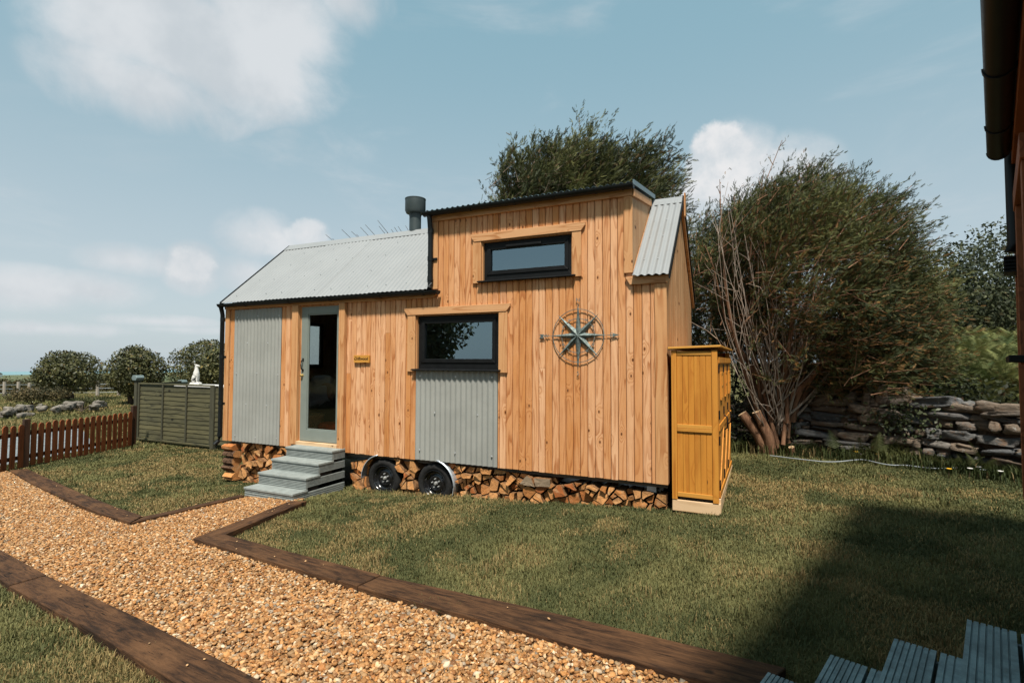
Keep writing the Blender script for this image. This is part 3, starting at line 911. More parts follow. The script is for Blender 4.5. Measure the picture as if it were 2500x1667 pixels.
# metal panels on the front
def metal_panel(x0, x1, z0, z1, screws):
    mb = MB()
    corr(mb, (x0, -.003, z0), (1, 0, 0), (0, 0, 1), x1 - x0, z1 - z0, .0765, .0085)
    for sx, sz in screws:
        mb.lathe([(0.0001, -.0185), (.007, -.0175), (.0075, -.013), (.012, -.012), (.012, -.009)], (sx, 0, sz), 'y', 8, 1)
    return mb.build('metal_panel', [M['sage'], M['screw']], house, auto=50)
sc = []
for i, z in enumerate((.10, .60, 1.08, 1.56, 1.98)):
    xs = (.26, .73, 1.19) if i % 2 == 0 else (.50, .96)
    sc += [(x, z + random.uniform(-.01, .01)) for x in xs]
metal_panel(.185, 1.23, .003, 2.10, sc)
sc = []
for i, z in enumerate((.13, .62, 1.09)):
    xs = (3.80, 4.34, 4.86) if i % 2 == 0 else (4.03, 4.66)
    sc += [(x, z) for x in xs]
metal_panel(3.728, 4.927, .003, 1.163, sc)

# trim boards
def trim(polys, name, mat, y0, y1, bev=.003):
    mb = MB()
    for p in polys: mb.prism(p, y0, y1)
    return mb.build(name, mat, house, bevel=bev)
rect = lambda a, b, c, d: [(a, c), (b, c), (b, d), (a, d)]
trim([rect(-.012, .085, 0.0, 2.112)], 'corner_board', M['larch_z'], -.024, -.001)
trim([rect(1.507, 1.632, .055, 2.112)], 'door_post', M['larch_z'], -.05, .03)
trim([rect(2.424, 2.53, .055, 2.112)], 'door_post', M['larch_z'], -.05, .03)
trim([rect(6.49, 6.585, 2.262, 3.112)], 'corner_board', M['larch_z'], -.024, -.001)
trim([rect(XT0 - .012, 4.06, 2.225, 3.112)], 'corner_board', M['larch_z'], -.020, -.001)
trim([rect(6.817, 6.942, 0.0, 2.128)], 'corner_board', M['larch_z'], -.022, -.001)
# fascia boards
trim([[(-.02, 2.114), (4.0, 2.114), (4.06, 2.16), (4.06, 2.19), (-.02, 2.19)]], 'fascia', M['larch_x'], -.036, -.001)
trim([rect(XT0 - .015, 6.60, 3.114, 3.20)], 'fascia', M['larch_x'], -.036, -.001)
trim([[(6.555, 2.130), (6.95, 2.130), (6.95, 2.215), (6.505, 2.215)]], 'fascia', M['larch_x'], -.034, -.001)
# window surrounds
def surround(x0, x1, z0, z1, lx0, lx1, lh, wl, wr, zl, zr):
    s = trim([[(lx0 + .05, z1), (lx1 - .05, z1), (lx1, z1 + .062), (lx1, z1 + lh), (lx0, z1 + lh), (lx0, z1 + .062)]], 'window_surround', M['larch_x'], -.036, -.001)
    for r_ in (rect(x0 - wl, x0, zl, z1 - .001), rect(x1, x1 + wr, zr, z1 - .001)):
        mb = MB().prism(r_, -.028, -.001); mb.build('side_board', M['larch_z'], s, bevel=.003)
    mb = MB()
    mb.box(x0 + .001, x0 + .014, 0.0, .06, z0, z1); mb.box(x1 - .014, x1 - .001, 0.0, .06, z0, z1); mb.box(x0 + .014, x1 - .014, 0.0, .06, z1 - .014, z1 - .001)
    mb.build('reveal_lining', M['larch_z'], s)
surround(3.725, 4.955, 1.185, 1.895, 3.552, 5.108, .095, .125, .115, 1.15, 1.15)
surround(4.705, 5.893, 2.285, 2.785, 4.560, 6.050, .098, .117, .108, 2.262, 2.262)
w1 = window(house, 3.74, 4.94, 1.19, 1.88, .034, .068, .05)
w2 = window(house, 4.72, 5.878, 2.29, 2.77, .034, .060, .05, vent=True)
for w, a, b, z in ((w1, 3.69, 4.985, 1.166), (w2, 4.672, 5.936, 2.266)):
    MB().prism([(-.075, z), (.03, z), (.03, z + .026), (-.06, z + .019), (-.075, z + .012)], a, b, axis='x').build('sill', M['black'], w, bevel=.003)

# door
leaf = MB()
x0, x1, z0, z1 = 1.655, 2.416, .112, 2.085
gx0, gx1, gz0, gz1 = 1.780, 2.358, .275, 1.98
leaf.prism(rect(x0, gx0, z0, z1), .0, .044); leaf.prism(rect(gx1, x1, z0, z1), .0, .044)
leaf.prism(rect(gx0, gx1, z0, gz0), .0, .044); leaf.prism(rect(gx0, gx1, gz1, z1), .0, .044)
for p in ([(gx0, gz0), (gx1, gz0), (gx1 - .018, gz0 + .018), (gx0 + .018, gz0 + .018)], [(gx0, gz1), (gx0 + .018, gz1 - .018), (gx1 - .018, gz1 - .018), (gx1, gz1)],
          [(gx0, gz0), (gx0 + .018, gz0 + .018), (gx0 + .018, gz1 - .018), (gx0, gz1)], [(gx1, gz0), (gx1, gz1), (gx1 - .018, gz1 - .018), (gx1 - .018, gz0 + .018)]):
    leaf.prism(p, .008, .03)
door = leaf.build('door', M['door'], house, bevel=.003)
MB().box(gx0 + .012, gx1 - .012, .018, .024, gz0 + .012, gz1 - .012).build('pane', M['door_glass'], door)
hb = MB()
hb.tube([(1.70, -.004, 1.30), (1.70, -.035, 1.28), (1.705, -.048, 1.23), (1.70, -.035, 1.17), (1.70, -.004, 1.15)], [.009, .010, .008, .010, .009], 8)
for zc in (1.305, 1.145): hb.prism([(1.70 + .020 * math.cos(a) * (1 if i % 2 else .6), zc + .026 * math.sin(a) * (1 if i % 2 else .7)) for i, a in enumerate([k * math.pi / 5 for k in range(10)])], -.008, -.0005)
hb.build('handle', M['black'], door, smooth=False)
MB().lathe([(.0001, -.040), (.016, -.038), (.021, -.028), (.012, -.014), (.022, -.008), (.024, -.0005)], (1.69, 0, 1.07), 'y', 16).build('knob', M['brass'], door, smooth=True)
MB().lathe([(.0001, -.010), (.011, -.009), (.012, -.0005)], (1.675, 0, 1.02), 'y', 12).build('key_plate', M['brass'], door)
MB().box(1.632, 2.424, -.055, .09, .055, .104).build('threshold', M['plinth'], house, bevel=.003)
mbf = MB(); mbf.box(1.633, 1.651, .008, .09, .105, 2.10); mbf.box(2.4185, 2.4235, .008, .09, .105, 2.10); mbf.box(1.651, 2.4185, .008, .09, 2.088, 2.10)
mbf.build('door_frame', M['larch_z'], house)

# roof
nvec = Vector((0, -SL, 1)).normalized()
sdir = Vector((0, 1, SL)).normalized()
flen = (YM + .09) * math.sqrt(1 + SL * SL)
mb = MB()
sheets = [(-.03, 1.02), (.99, 2.02), (1.99, 3.02), (2.99, XT0 - .002)]
for i, (a, b) in enumerate(sheets):
    corr(mb, Vector((a, -.09, 2.207)) + nvec * (.012 + .005 * (i % 2)), (1, 0, 0), sdir, b - a, flen - .05, .0765, .0045)
for a, b in sheets:
    for xx in np.arange(a + .2, b - .05, .34):
        for t in (.18, .62, 1.06, 1.45):
            p = Vector((xx + (.0 if int(t * 10) % 2 else .12), -.09, 2.207)) + sdir * t + nvec * .024
            mb.tube([p, p + nvec * .006], .008, 6, 1)
corr(mb, Vector((XT1 + .012, -.095, 2.207)) + nvec * .012, (1, 0, 0), sdir, XR + .035 - XT1 - .012, flen - .05, .0765, .0095)
for t in (.3, .8, 1.2):
    for dx in (.1, .25):
        p = Vector((XT1 + dx, -.09, 2.207)) + sdir * t + nvec * .024
        mb.tube([p, p + nvec * .006], .008, 6, 1)
# rear slope
sdr = Vector((0, -1, SL)).normalized(); nr = Vector((0, SL, 1)).normalized()
corr(mb, Vector((XR + .035, YD + .09, 2.207)) + nr * .012, (-1, 0, 0), sdr, XR + .065, flen - .05, .0765, .0085, seg=6)
roof = mb.build('roof', [M['roof'], M['screw']], house, auto=50)
def ridge_cap(x0, x1):
    mb = MB(); w = .17
    top = ZR + .032
    prof = [(YM - w * sdir.y, top - w * sdir.z), (YM - .03, top - .03 * SL), (YM, top), (YM + .03, top - .03 * SL), (YM + w * sdir.y, top - w * sdir.z)]
    prof2 = [(y, z - .004) for y, z in prof][::-1]
    mb.prism(prof + prof2, x0, x1, axis='x')
    return mb.build('ridge_cap', M['roof'], roof)
ridge_cap(-.035, XT0 - .002); ridge_cap(XT1 + .3, XR + .03)
ridge_cap(XT1 + .01, XT1 + .299)
mbd = MB()
mbd.prism([(.03, 2.18), (YM, ZR - .06), (YD - .03, 2.18), (YD - .03, 2.14), (YM, ZR - .12), (.03, 2.14)], .1, XR - .1, axis='x')
mbd.build('roof_deck', M['inner'], house)
# rake trims (black) and barge boards at the right gable, black trim at the left
def rake(x0, x1, lift, drop, y_from, y_to, mat, name, parent=house):
    mb = MB()
    za = 2.205 + SL * (y_from + .09); zb = 2.205 + SL * (y_to + .09)
    mb.prism([(y_from, za + lift - drop), (y_to, zb + lift - drop), (y_to, zb + lift), (y_from, za + lift)], x0, x1, axis='x')
    return mb.build(name, mat, parent, bevel=.002)
def rake_back(x0, x1, lift, drop, mat, name):
    mb = MB()
    za = 2.205; zb = ZR
    mb.prism([(YD + .09, za + lift - drop), (YM + .001, zb + lift - drop), (YM + .001, zb + lift), (YD + .09, za + lift)], x0, x1, axis='x')
    return mb.build(name, mat, house, bevel=.002)
rake(XR + .036, XR + .050, .040, .075, -.10, YM, M['black'], 'rake_trim')
rake_back(XR + .036, XR + .050, .040, .075, M['black'], 'rake_trim')
rake(XR + .001, XR + .0355, -.005, .10, -.055, YM, M['larch_x'], 'barge_board')
rake_back(XR + .001, XR + .0355, -.005, .10, M['larch_x'], 'barge_board')
MB().box(XR + .051, XR + .066, YM - .045, YM + .045, ZR - .24, ZR + .06).build('apex_board', M['larch_z'], house)
rake(-.060, -.036, .034, .07, -.10, YM, M['black'], 'rake_trim')
# dormer roof, cheek and trims
zf, zb = 3.222, ZR + .06
ds = Vector((0, YM + .12, zb - zf)); dl = ds.length; ds.normalize(); dn = Vector((0, -ds.z, ds.y))
mb = MB()
corr(mb, Vector((XT0 - .03, -.12, zf)) + dn * .012, (1, 0, 0), ds, XT1 + .06 - XT0, dl, .0765, .0105)
dorm = mb.build('dormer_roof', M['flash'], house, auto=50)
MB().prism([(-.0, 3.14), (YM, zb - .05), (YM, zb - .02), (-.0, 3.195)], XT0, XT1 - .02, axis='x').build('dormer_deck', M['dark'], house)
mb = MB()
n = 16
for i in range(n):
    a, b = .024 + (YM - .03) * i / n + .0015, .024 + (YM - .03) * (i + 1) / n - .0015
    lo = lambda y: 2.20 + SL * (y + .09) - .04
    hi = lambda y: 3.15 + (zb - zf) / (YM + .12) * y
    if hi(b) - lo(b) < .02: break
    mb.prism([(a, lo(a)), (b, lo(b)), (b, hi(b)), (a, hi(a))], XT1 - .03, XT1 + random.uniform(-.001, .001), axis='x')
mb.prism([(.0, 2.2), (.024, 2.2), (.024, 3.15), (.0, 3.15)], XT1 - .03, XT1 - .001, axis='x')
mb.build('dormer_cheek', M['larch_y'], house)
mb = MB()
for i in range(2):
    x = (XT0, XT0 + .03)
mb.prism([(.02, 2.2), (YM, ZR), (YM, zb - .06), (.02, 3.14)], XT0, XT0 + .022, axis='x')
mb.build('dormer_cheek', M['larch_y'], house)
k = (zb - zf) / (YM + .12)
MB().prism([(-.036, 3.185 - .085), (1.06, 3.185 + k * 1.09 - .085), (1.06, 3.185 + k * 1.09 + .0), (-.036, 3.185)], XT1 + .001, XT1 + .026, axis='x').build('barge_board', M['larch_x'], house, bevel=.003)
MB().prism([(-.125, zf + .035 - .055), (YM + .0, zb + .035 - .055), (YM + .0, zb + .035), (-.125, zf + .035)], XT1 + .027, XT1 + .040, axis='x').build('rake_trim', M['flash'], house)
rake(XT1 + .001, XT1 + .03, .005, .09, .0, 1.0, M['larch_x'], 'cheek_board')
# gutters and downpipes
half_gutter('gutter', -.06, 4.12, -.095, 2.195, .052, house, M['gutter'], (.55, 1.5, 2.3, 3.2, 3.9))
half_gutter('gutter', XT0 - .06, XT1 + .03, -.11, 3.215, .052, house, M['gutter'], (4.6, 5.2, 5.7, 6.2, 6.5))
mb = MB()
mb.tube([(3.985, -.11, 3.17), (3.985, -.10, 3.12), (3.975, -.07, 3.03), (3.975, -.06, 2.9), (3.975, -.06, 2.30), (3.985, -.08, 2.24), (3.99, -.10, 2.215)], .033, 14)
for z in (2.98, 2.62, 2.36): mb.tube([(3.975, -.06, z - .03), (3.975, -.06, z + .03)], .038, 14)
mb.box(3.975, 4.06, -.04, -.022, 2.6, 2.63)
mb.build('downpipe', M['gutter'], house, auto=40)
mb = MB()
mb.tube([(-.03, -.095, 2.15), (-.035, -.07, 2.08), (-.045, -.05, 2.02), (-.045, -.045, .06), (-.045, -.07, .0), (-.06, -.12, -.06)], .033, 14)
for z in (1.95, 1.35, .6, .1): mb.tube([(-.045, -.046, z - .03), (-.045, -.046, z + .03)], .038, 14)
for z in (1.35, .6): mb.box(-.04, .03, -.035, -.0245, z - .012, z + .012)
mb.build('downpipe', M['gutter'], house, auto=40)
# flue behind the ridge
fl = MB().lathe([(.0965, -.6), (.0965, .30), (.101, .302), (.101, .318), (.0965, .320), (.0965, .36)], (2.74, 1.32, 3.38), 'z', 28).build('flue', M['flue'], house, auto=40)
MB().lathe([(.09, .335), (.150, .345), (.168, .385), (.168, .570), (.172, .572), (.172, .585), (.12, .590), (.0001, .592)], (2.74, 1.32, 3.38), 'z', 32).build('cowl', M['flue'], fl, auto=40)

# running gear
MB().box(.1, XR - .1, .32, .42, -.16, -.06).box(.1, XR - .1, YD - .42, YD - .32, -.16, -.06).box(6.7, 6.8, .1, YD - .1, -.12, -.06).build('chassis', M['galv'], house)
def wheel(cx, cz):
    r_, y0 = .268, .028
    ty = MB().lathe([(.175, y0 + .020), (.19, y0 + .006), (.215, y0 + .0), (.240, y0 + .006), (.256, y0 + .022), (.266, y0 + .045), (.268, y0 + .085), (.266, y0 + .13), (.25, y0 + .16), (.19, y0 + .165), (.175, y0 + .15)], (cx, 0, cz), 'y', 40)
    t = ty.build('wheel', M['rubber'], house, smooth=True)
    rm = MB().lathe([(.178, y0 + .018), (.174, y0 + .012), (.168, y0 + .014), (.160, y0 + .035), (.150, y0 + .06), (.128, y0 + .075), (.112, y0 + .066), (.096, y0 + .050), (.088, y0 + .05), (.060, y0 + .062), (.034, y0 + .064), (.0001, y0 + .064)], (cx, 0, cz), 'y', 40)
    for k in range(12):
        a = k * math.pi / 6 + .2
        if k % 3 != 1: continue
        px, pz = cx + .118 * math.cos(a), cz + .118 * math.sin(a)
        rm.tube([(px, y0 + .058, pz), (px, y0 + .074, pz)], .008, 8)
    rm.build('rim', M['rim'], t, smooth=True)
    hub = MB().lathe([(.0001, y0 + .030), (.018, y0 + .032), (.024, y0 + .042), (.025, y0 + .064)], (cx, 0, cz), 'y', 20)
    for k in range(5):
        a = k * 2 * math.pi / 5 + .5
        px, pz = cx + .056 * math.cos(a), cz + .056 * math.sin(a)
        hub.lathe([(.0001, y0 + .036), (.0085, y0 + .039), (.011, y0 + .05), (.011, y0 + .064)], (px, 0, pz), 'y', 8)
    hub.build('hub', M['chrome'], t, auto=40)
W1, W2 = (3.175, -.312), (4.0, -.300)
wheel(*W1); wheel(*W2)
def mudguard(c, a0, a1):
    mb = MB(); n = 14; rr = .325
    pts = [(c[0] + rr * math.cos(R(a0 + (a1 - a0) * i / n)), c[1] + rr * math.sin(R(a0 + (a1 - a0) * i / n))) for i in range(n + 1)]
    vs = []; fs = []
    for i, (x, z) in enumerate(pts):
        w = .0 if i < 1 or i > n - 1 else 0
        vs += [(x, -.015, z - .012), (x, -.022, z), (x, .02, z + .008), (x, .20, z + .006)]
    for i in range(n):
        for j in range(3): fs.append((4 * i + j, 4 * i + j + 1, 4 * i + 4 + j + 1, 4 * i + 4 + j))
    mb.add(vs, fs)
    ob = mb.build('mudguard', M['galv'], house, smooth=True)
    s = ob.modifiers.new('solid', 'SOLIDIFY'); s.thickness = .004
mudguard(W1, 185, 100); mudguard(W2, 78, -22)
MB().box(6.66, 6.76, .30, .36, -.21, -.15).box(6.69, 6.73, .31, .345, -.15, -.121).build('support_bracket', M['galv'], house, bevel=.004)

# ------------------------------------------------------------------ grey steps at the door
steps = thing('door_steps', 'sage grey decking steps below the glazed door', 'steps', (2.1, 0, -.5))
def rel(o, root):
    """keep world coordinates while parenting to a located root"""
    o.parent = root; o.matrix_parent_inverse = Matrix.Translation(-Vector(root.location)); return o
sx0, sx1 = 1.665, 2.536
fronts = [-.906, -.697, -.488, -.247]; tops = [-.375, -.222, -.075, .057]
def ribbed(x0, x1, y, z0, z1, axis):
    """a grooved deck board standing on edge, face at y (axis 'x' = runs along x) """
    mb = MB(); n = 6; h = (z1 - z0) / n
    prof = []
    for i in range(n):
        a, b = z0 + i * h, z0 + (i + 1) * h
        g = h * .26
        prof += [(0, a + g), (0, b - g), (.012, b - g * .8), (.012, b + g * .8)] if i < n - 1 else [(0, a + g), (0, b)]
    prof = [(0, z0)] + prof[1:] + [(.026, z1), (.026, z0)]
    return mb, prof
for i in range(4):
    y, zt = fronts[i], tops[i]
    zb_ = zt - .150 if i else zt - .21
    yb = fronts[i + 1] + .03 if i < 3 else .0
    mb = MB()
    mb.box(sx0 - .006, sx1 + .006, y - .012, (y + (yb - y) * .5) - .003, zt - .028, zt); mb.box(sx0 - .006, sx1 + .006, (y + (yb - y) * .5) + .003, yb - .001, zt - .028, zt - .0005)
    rel(mb.build('tread', M['deck'], bevel=.004), steps)
    mb, prof = ribbed(sx0, sx1, y, zb_ + .004, zt - .030, 'x')
    mb.prism([(y + p[0], p[1]) for p in prof], sx0, sx1, axis='x')
    rel(mb.build('riser', M['deck']), steps)
    for xs, sgn in ((sx1, -1), (sx0, 1)):
        mb, prof = ribbed(0, 0, 0, zb_ + .026, zt - .033, 'y')
        mb.prism([(xs + sgn * p[0], p[1]) for p in prof], y + .028, -.002, axis='y')
        rel(mb.build('side_board', M['deck']), steps)
mb = MB()
for i in range(4):
    mb.box(sx0 + .04, sx1 - .04, fronts[i] + .04, -.02, -.6, tops[i] - .035 - .001 * i)
rel(mb.build('frame', M['dark']), steps)

# ------------------------------------------------------------------ name plaque
plq = thing('name_plaque', 'small wooden name plaque reading Driftwood on the cladding', 'sign', (2.83, -.018, 1.317))
mb = MB()
edge = [(-.133, -.052), (-.06, -.056), (.0, -.054), (.07, -.050), (.135, -.056), (.137, .045), (.11, .053), (.03, .050), (-.05, .052), (-.12, .051), (-.136, .047)]
mb.prism(edge, -.018, .016)
mb.build('board', M['cab_x'], plq, bevel=.003)
for sx in (-.118, .118):
    MB().lathe([(.0001, -.022), (.005, -.021), (.0055, -.0175)], (sx, 0, -.002), 'y', 10).build('screw', M['black'], plq)
fcu = bpy.data.curves.new('lettering', 'FONT'); fcu.body = 'Driftwood'; fcu.size = .060; fcu.align_x = 'CENTER'; fcu.align_y = 'CENTER'; fcu.extrude = .0008; fcu.shear = .12; fcu.offset = .0005; fcu.space_character = .92
fo = bpy.data.objects.new('lettering', fcu); COL.objects.link(fo); fo.parent = plq; fo.location = (0, -.0195, .002); fo.rotation_euler = (R(90), 0, 0); fcu.materials.append(M['ink'])

def to_mesh(ob):
    """turn a text or curve object into a plain mesh object"""
    bpy.context.view_layer.update()
    dg = bpy.context.evaluated_depsgraph_get()
    me = bpy.data.meshes.new_from_object(ob.evaluated_get(dg))
    o2 = bpy.data.objects.new('tmp', me); COL.objects.link(o2)
    o2.parent = ob.parent; o2.location = ob.location; o2.rotation_euler = ob.rotation_euler
    nm = ob.name; bpy.data.objects.remove(ob); o2.name = nm
    return o2
to_mesh(fo)

# ------------------------------------------------------------------ wall compass
cp = thing('wall_compass', 'verdigris metal compass rose hung on the timber cladding', 'compass', (5.962, -.022, 1.584))
def ringm(r_, w, t, name, mat):
    mb = MB().lathe([(r_ - w, -t), (r_ + w, -t), (r_ + w, t), (r_ - w, t), (r_ - w, -t)], (0, 0, 0), 'y', 72)
    return mb.build(name, mat, cp, auto=40)
ringm(.302, .0032, .004, 'outer_ring', M['verdigris'])
ir = MB().lathe([(.192, -.003), (.198, -.003), (.198, .003), (.192, .003), (.192, -.003)], (0, 0, 0), 'y', 60)
for k in range(12):
    if k % 3 == 0: continue
    for dd in (-.05, 0, .05):
        a = k * math.pi / 6 + dd
        p0 = Vector((.199 * math.cos(a), 0, .199 * math.sin(a))); p1 = Vector((.218 * math.cos(a + (.02 if dd else 0)), 0, .218 * math.sin(a + (.02 if dd else 0))))
        ir.tube([p0, p1], .0032, 5)
ir.build('inner_ring', M['verdigris'], cp, auto=40)
def spoke(ang, ln, w, name):
    a = R(ang); d = Vector((math.cos(a), 0, math.sin(a))); s = Vector((-math.sin(a), 0, math.cos(a)))
    bb = Vector((0, .012, 0)); tt = Vector((0, -.026, 0))
    vs = [bb * 0 + tt, d * w * 1.25 + s * w + bb, d * ln + Vector((0, -.002, 0)), d * w * 1.25 - s * w + bb, bb]
    MB().add(vs, [(0, 1, 2), (0, 2, 3), (1, 4, 3, 2), (0, 3, 4), (0, 4, 1)]).build(name, M['verdigris'], cp)
for k in range(4): spoke(90 * k, .385 if k in (1, 3) else .345, .035, 'spoke')
for k in range(4): spoke(45 + 90 * k, .345, .037, 'spoke')
mb = MB()   # east arrow head and west tail
mb.tube([(.34, 0, 0), (.40, 0, 0)], .004, 6)
mb.add([(.40, -.004, -.02), (.40, -.004, .02), (.475, -.004, 0), (.405, .004, -.02), (.405, .004, .02), (.475, .004, 0)], [(0, 2, 1), (3, 4, 5), (0, 1, 4, 3), (1, 2, 5, 4), (2, 0, 3, 5)])
mb.build('arrow_head', M['verdigris'], cp)
mb = MB(); mb.tube([(-.34, 0, 0), (-.43, 0, 0)], .004, 6)
mb.prism([(-.43, 0), (-.415, .022), (-.47, .022), (-.455, 0), (-.47, -.022), (-.415, -.022)], -.004, .004)
mb.build('arrow_tail', M['verdigris'], cp)
for ch, x, z in (('N', 0, .405), ('S', 0, -.43), ('E', .385, 0.0), ('W', -.385, -.0)):
    cu = bpy.data.curves.new('letter', 'FONT'); cu.body = ch; cu.size = .062; cu.align_x = 'CENTER'; cu.align_y = 'CENTER'; cu.extrude = .002
    ob = bpy.data.objects.new('letter', cu); COL.objects.link(ob); ob.parent = cp; ob.location = (x, -.004, z); ob.rotation_euler = (R(90), 0, 0); cu.materials.append(M['verdigris']); to_mesh(ob)

# ------------------------------------------------------------------ storage cabinet at the house end
cab = thing('storage_cabinet', 'tall orange pine storage cabinet standing at the house end', 'cabinet', (6.985, -.03, -.25), R(-1.3))
CW, CD, CH = .452, 1.97, 1.66
mb = MB(); mb.box(.0, CW + .015, -.002, .03, .0, .115); mb.box(CW - .015, CW + .018, .03, CD + .02, .02, .16); mb.box(.0, .03, .03, CD, .0, .12)
mb.build('base', M['plinth'], cab, bevel=.004)
for x0_, x1_ in ((.0, .052), (CW - .055, CW)):
    MB().box(x0_, x1_, -.008, .040, .118, CH).build('corner_post', M['cab'], cab, bevel=.003)
    MB().box(x0_, x1_, CD - .05, CD, .13, CH).build('corner_post', M['cab'], cab, bevel=.003)
mb = MB()
nb = 6
for i in range(nb):
    a = .052 + (CW - .107) * i / nb; b = .052 + (CW - .107) * (i + 1) / nb
    board_v(mb, a, b, .15, CH - .01, .006, .022, .003, .0008)
mb.build('side_panel', M['cab'], cab)
mb = MB(); mb.box(.054, CW - .057, -.004, .016, .855, .893); mb.box(.054, CW - .057, -.010, .016, .820, .853); mb.box(.054, CW - .057, -.004, .016, .150, .195); mb.box(.054, CW - .057, -.002, .016, CH - .05, CH - .012)
mb.build('rail', M['cab_x'], cab, bevel=.003)
mb = MB(); mb.box(.0, .02, .04, CD - .05, .13, CH); mb.box(.02, CW - .03, CD - .03, CD - .01, .13, CH)
mb.build('back_panel', M['cab'], cab)
MB().box(.055, CW - .03, .03, CD - .05, .125, .14).build('bottom_panel', M['dark'], cab)
mb = MB(); mb.prism([(-.03, CH + .012), (CW + .035, CH + .030), (CW + .035, CH + .052), (-.03, CH + .035)], -.035, CD + .03, axis='y')
mb.build('lid', M['cab_x'], cab, bevel=.004)
MB().box(-.025, .035, -.036, -.0355, CH + .004, CH + .012).build('lid_hinge', M['black'], cab)
dw = (CD - .09) / 3
for k in range(3):
    y0 = .042 + k * dw + .003; y1 = .042 + (k + 1) * dw - .003
    mb = MB(); nb = 4
    for i in range(nb):
        a = y0 + (y1 - y0) * i / nb + .001; b = y0 + (y1 - y0) * (i + 1) / nb - .001
        mb.box(CW - .012, CW + .004, a, b, .17, CH - .07)
    d = mb.build('door', M['cab'], cab)
    mb = MB()
    for (a, b, z0_, z1_) in ((y0, y1, .17, .23), (y0, y1, .84, .90), (y0, y1, CH - .13, CH - .07)): MB().box(CW + .0045, CW + .016, a, b, z0_, z1_).build('door_rail', M['cab'], d)
    mb.add([(CW + .0045, y0, .23), (CW + .0045, y0 + .04, .23), (CW + .0045, y1, .84), (CW + .0045, y1 - .04, .84), (CW + .015, y0, .23), (CW + .015, y0 + .04, .23), (CW + .015, y1, .84), (CW + .015, y1 - .04, .84)],
           [(0, 1, 2, 3), (4, 7, 6, 5), (0, 4, 5, 1), (1, 5, 6, 2), (2, 6, 7, 3), (3, 7, 4, 0)])
    pass
    mb.build('door_brace', M['cab'], d)
    yc = (y0 + y1) / 2
    mb = MB()
    for (a, b, z0_, z1_) in ((yc - .12, yc + .12, 1.14, 1.165), (yc - .12, yc + .12, 1.405, 1.43), (yc - .12, yc - .09, 1.165, 1.405), (yc + .09, yc + .12, 1.165, 1.405), (yc - .012, yc + .012, 1.165, 1.405), (yc - .09, yc - .012, 1.275, 1.295), (yc + .012, yc + .09, 1.275, 1.295)): mb.box(CW + .0045, CW + .022, a, b, z0_, z1_)
    mb.build('lattice_window', M['cab'], d, bevel=.002)
    MB().box(CW + .0042, CW + .0055, yc - .088, yc + .088, 1.167, 1.403).build('window_recess', M['cab'], d)
    for z in (.30, .74, 1.0, 1.47): MB().box(CW + .0045, CW + .0165, y0 - .004, y0 + .018, z - .045, z + .045).build('hinge', M['black'], d)
    mb = MB(); mb.tube([(CW + .016, y1 - .05, .95), (CW + .045, y1 - .05, .93), (CW + .05, y1 - .05, .87), (CW + .045, y1 - .05, .81), (CW + .016, y1 - .05, .79)], .008, 8)
    mb.build('handle', M['black'], d, smooth=True)

# ------------------------------------------------------------------ firewood under the house
def clip(poly, p, n):
    """keep the side of the line through p where (x-p).n <= 0"""
    out = []
    for i in range(len(poly)):
        a, b = poly[i], poly[(i + 1) % len(poly)]
        da = (a[0] - p[0]) * n[0] + (a[1] - p[1]) * n[1]; db = (b[0] - p[0]) * n[0] + (b[1] - p[1]) * n[1]
        if da <= 0: out.append(a)
        if (da < 0 < db) or (db < 0 < da):
            t = da / (da - db); out.append((a[0] + (b[0] - a[0]) * t, a[1] + (b[1] - a[1]) * t))
    return out


def area_c(poly):
    A = cx = cy = 0
    for i in range(len(poly)):
        (x0, y0), (x1, y1) = poly[i], poly[(i + 1) % len(poly)]
        c_ = x0 * y1 - x1 * y0; A += c_; cx += (x0 + x1) * c_; cy += (y0 + y1) * c_
    if abs(A) < 1e-9: return 0, (0, 0)
    return A / 2, (cx / (3 * A), cy / (3 * A))


def inset(poly, d):
    q = poly
    for i in range(len(poly)):
        a, b = poly[i], poly[(i + 1) % len(poly)]
        ex, ey = b[0] - a[0], b[1] - a[1]; l = math.hypot(ex, ey)
        if l < 1e-5: continue
        n = (ey / l, -ex / l)
        q = clip(q, (a[0] - n[0] * d, a[1] - n[1] * d), n)
        if len(q) < 3: return []
    return q


def ragged(poly):
    out = []
    n = len(poly)
    for i in range(n):
        a, b = poly[i], poly[(i + 1) % n]
        l = math.hypot(b[0] - a[0], b[1] - a[1])
        m_ = max(1, int(l / .035))
        for k in range(m_):
            t = k / m_
            j = .0025 if k == 0 else .004
            out.append((a[0] + (b[0] - a[0]) * t + random.uniform(-j, j), a[1] + (b[1] - a[1]) * t + random.uniform(-j, j)))
    return out


LOGN = [0]
def log_object(poly, depth, label, grey=False, yf=0.0):
    A, (cx, cz) = area_c(poly)
    poly = ragged(poly)
    n = len(poly)
    tilt = (random.uniform(-.2, .2), random.uniform(-.25, .12))
    mb = MB()
    f = [(x - cx, (x - cx) * tilt[0] + (z - cz) * tilt[1] + random.uniform(-.004, .004), z - cz) for x, z in poly]
    sh = .86
    ox, oz = random.uniform(-.02, .02), random.uniform(-.015, .015)
    b = [((x - cx) * sh + ox, depth, (z - cz) * sh + oz) for x, z in poly]
    vs = f + b + [(0, random.uniform(-.003, .003), 0)]
    fs = [(2 * n, i, (i + 1) % n) for i in range(n)]
    mi = [0] * n
    fs += [(i, n + i, n + (i + 1) % n, (i + 1) % n) for i in range(n)] + [tuple(range(2 * n - 1, n - 1, -1))]
    mb.v = vs; mb.f = fs; mb.mi = [0] * n + [1] * (n + 1)
    ob = mb.build('split_log', [M['log_grey'] if grey else M['log_end'], M['log_side']])
    ob.location = (cx, yf, cz)
    return tag(ob, label, 'log', 'split logs stacked under the house')


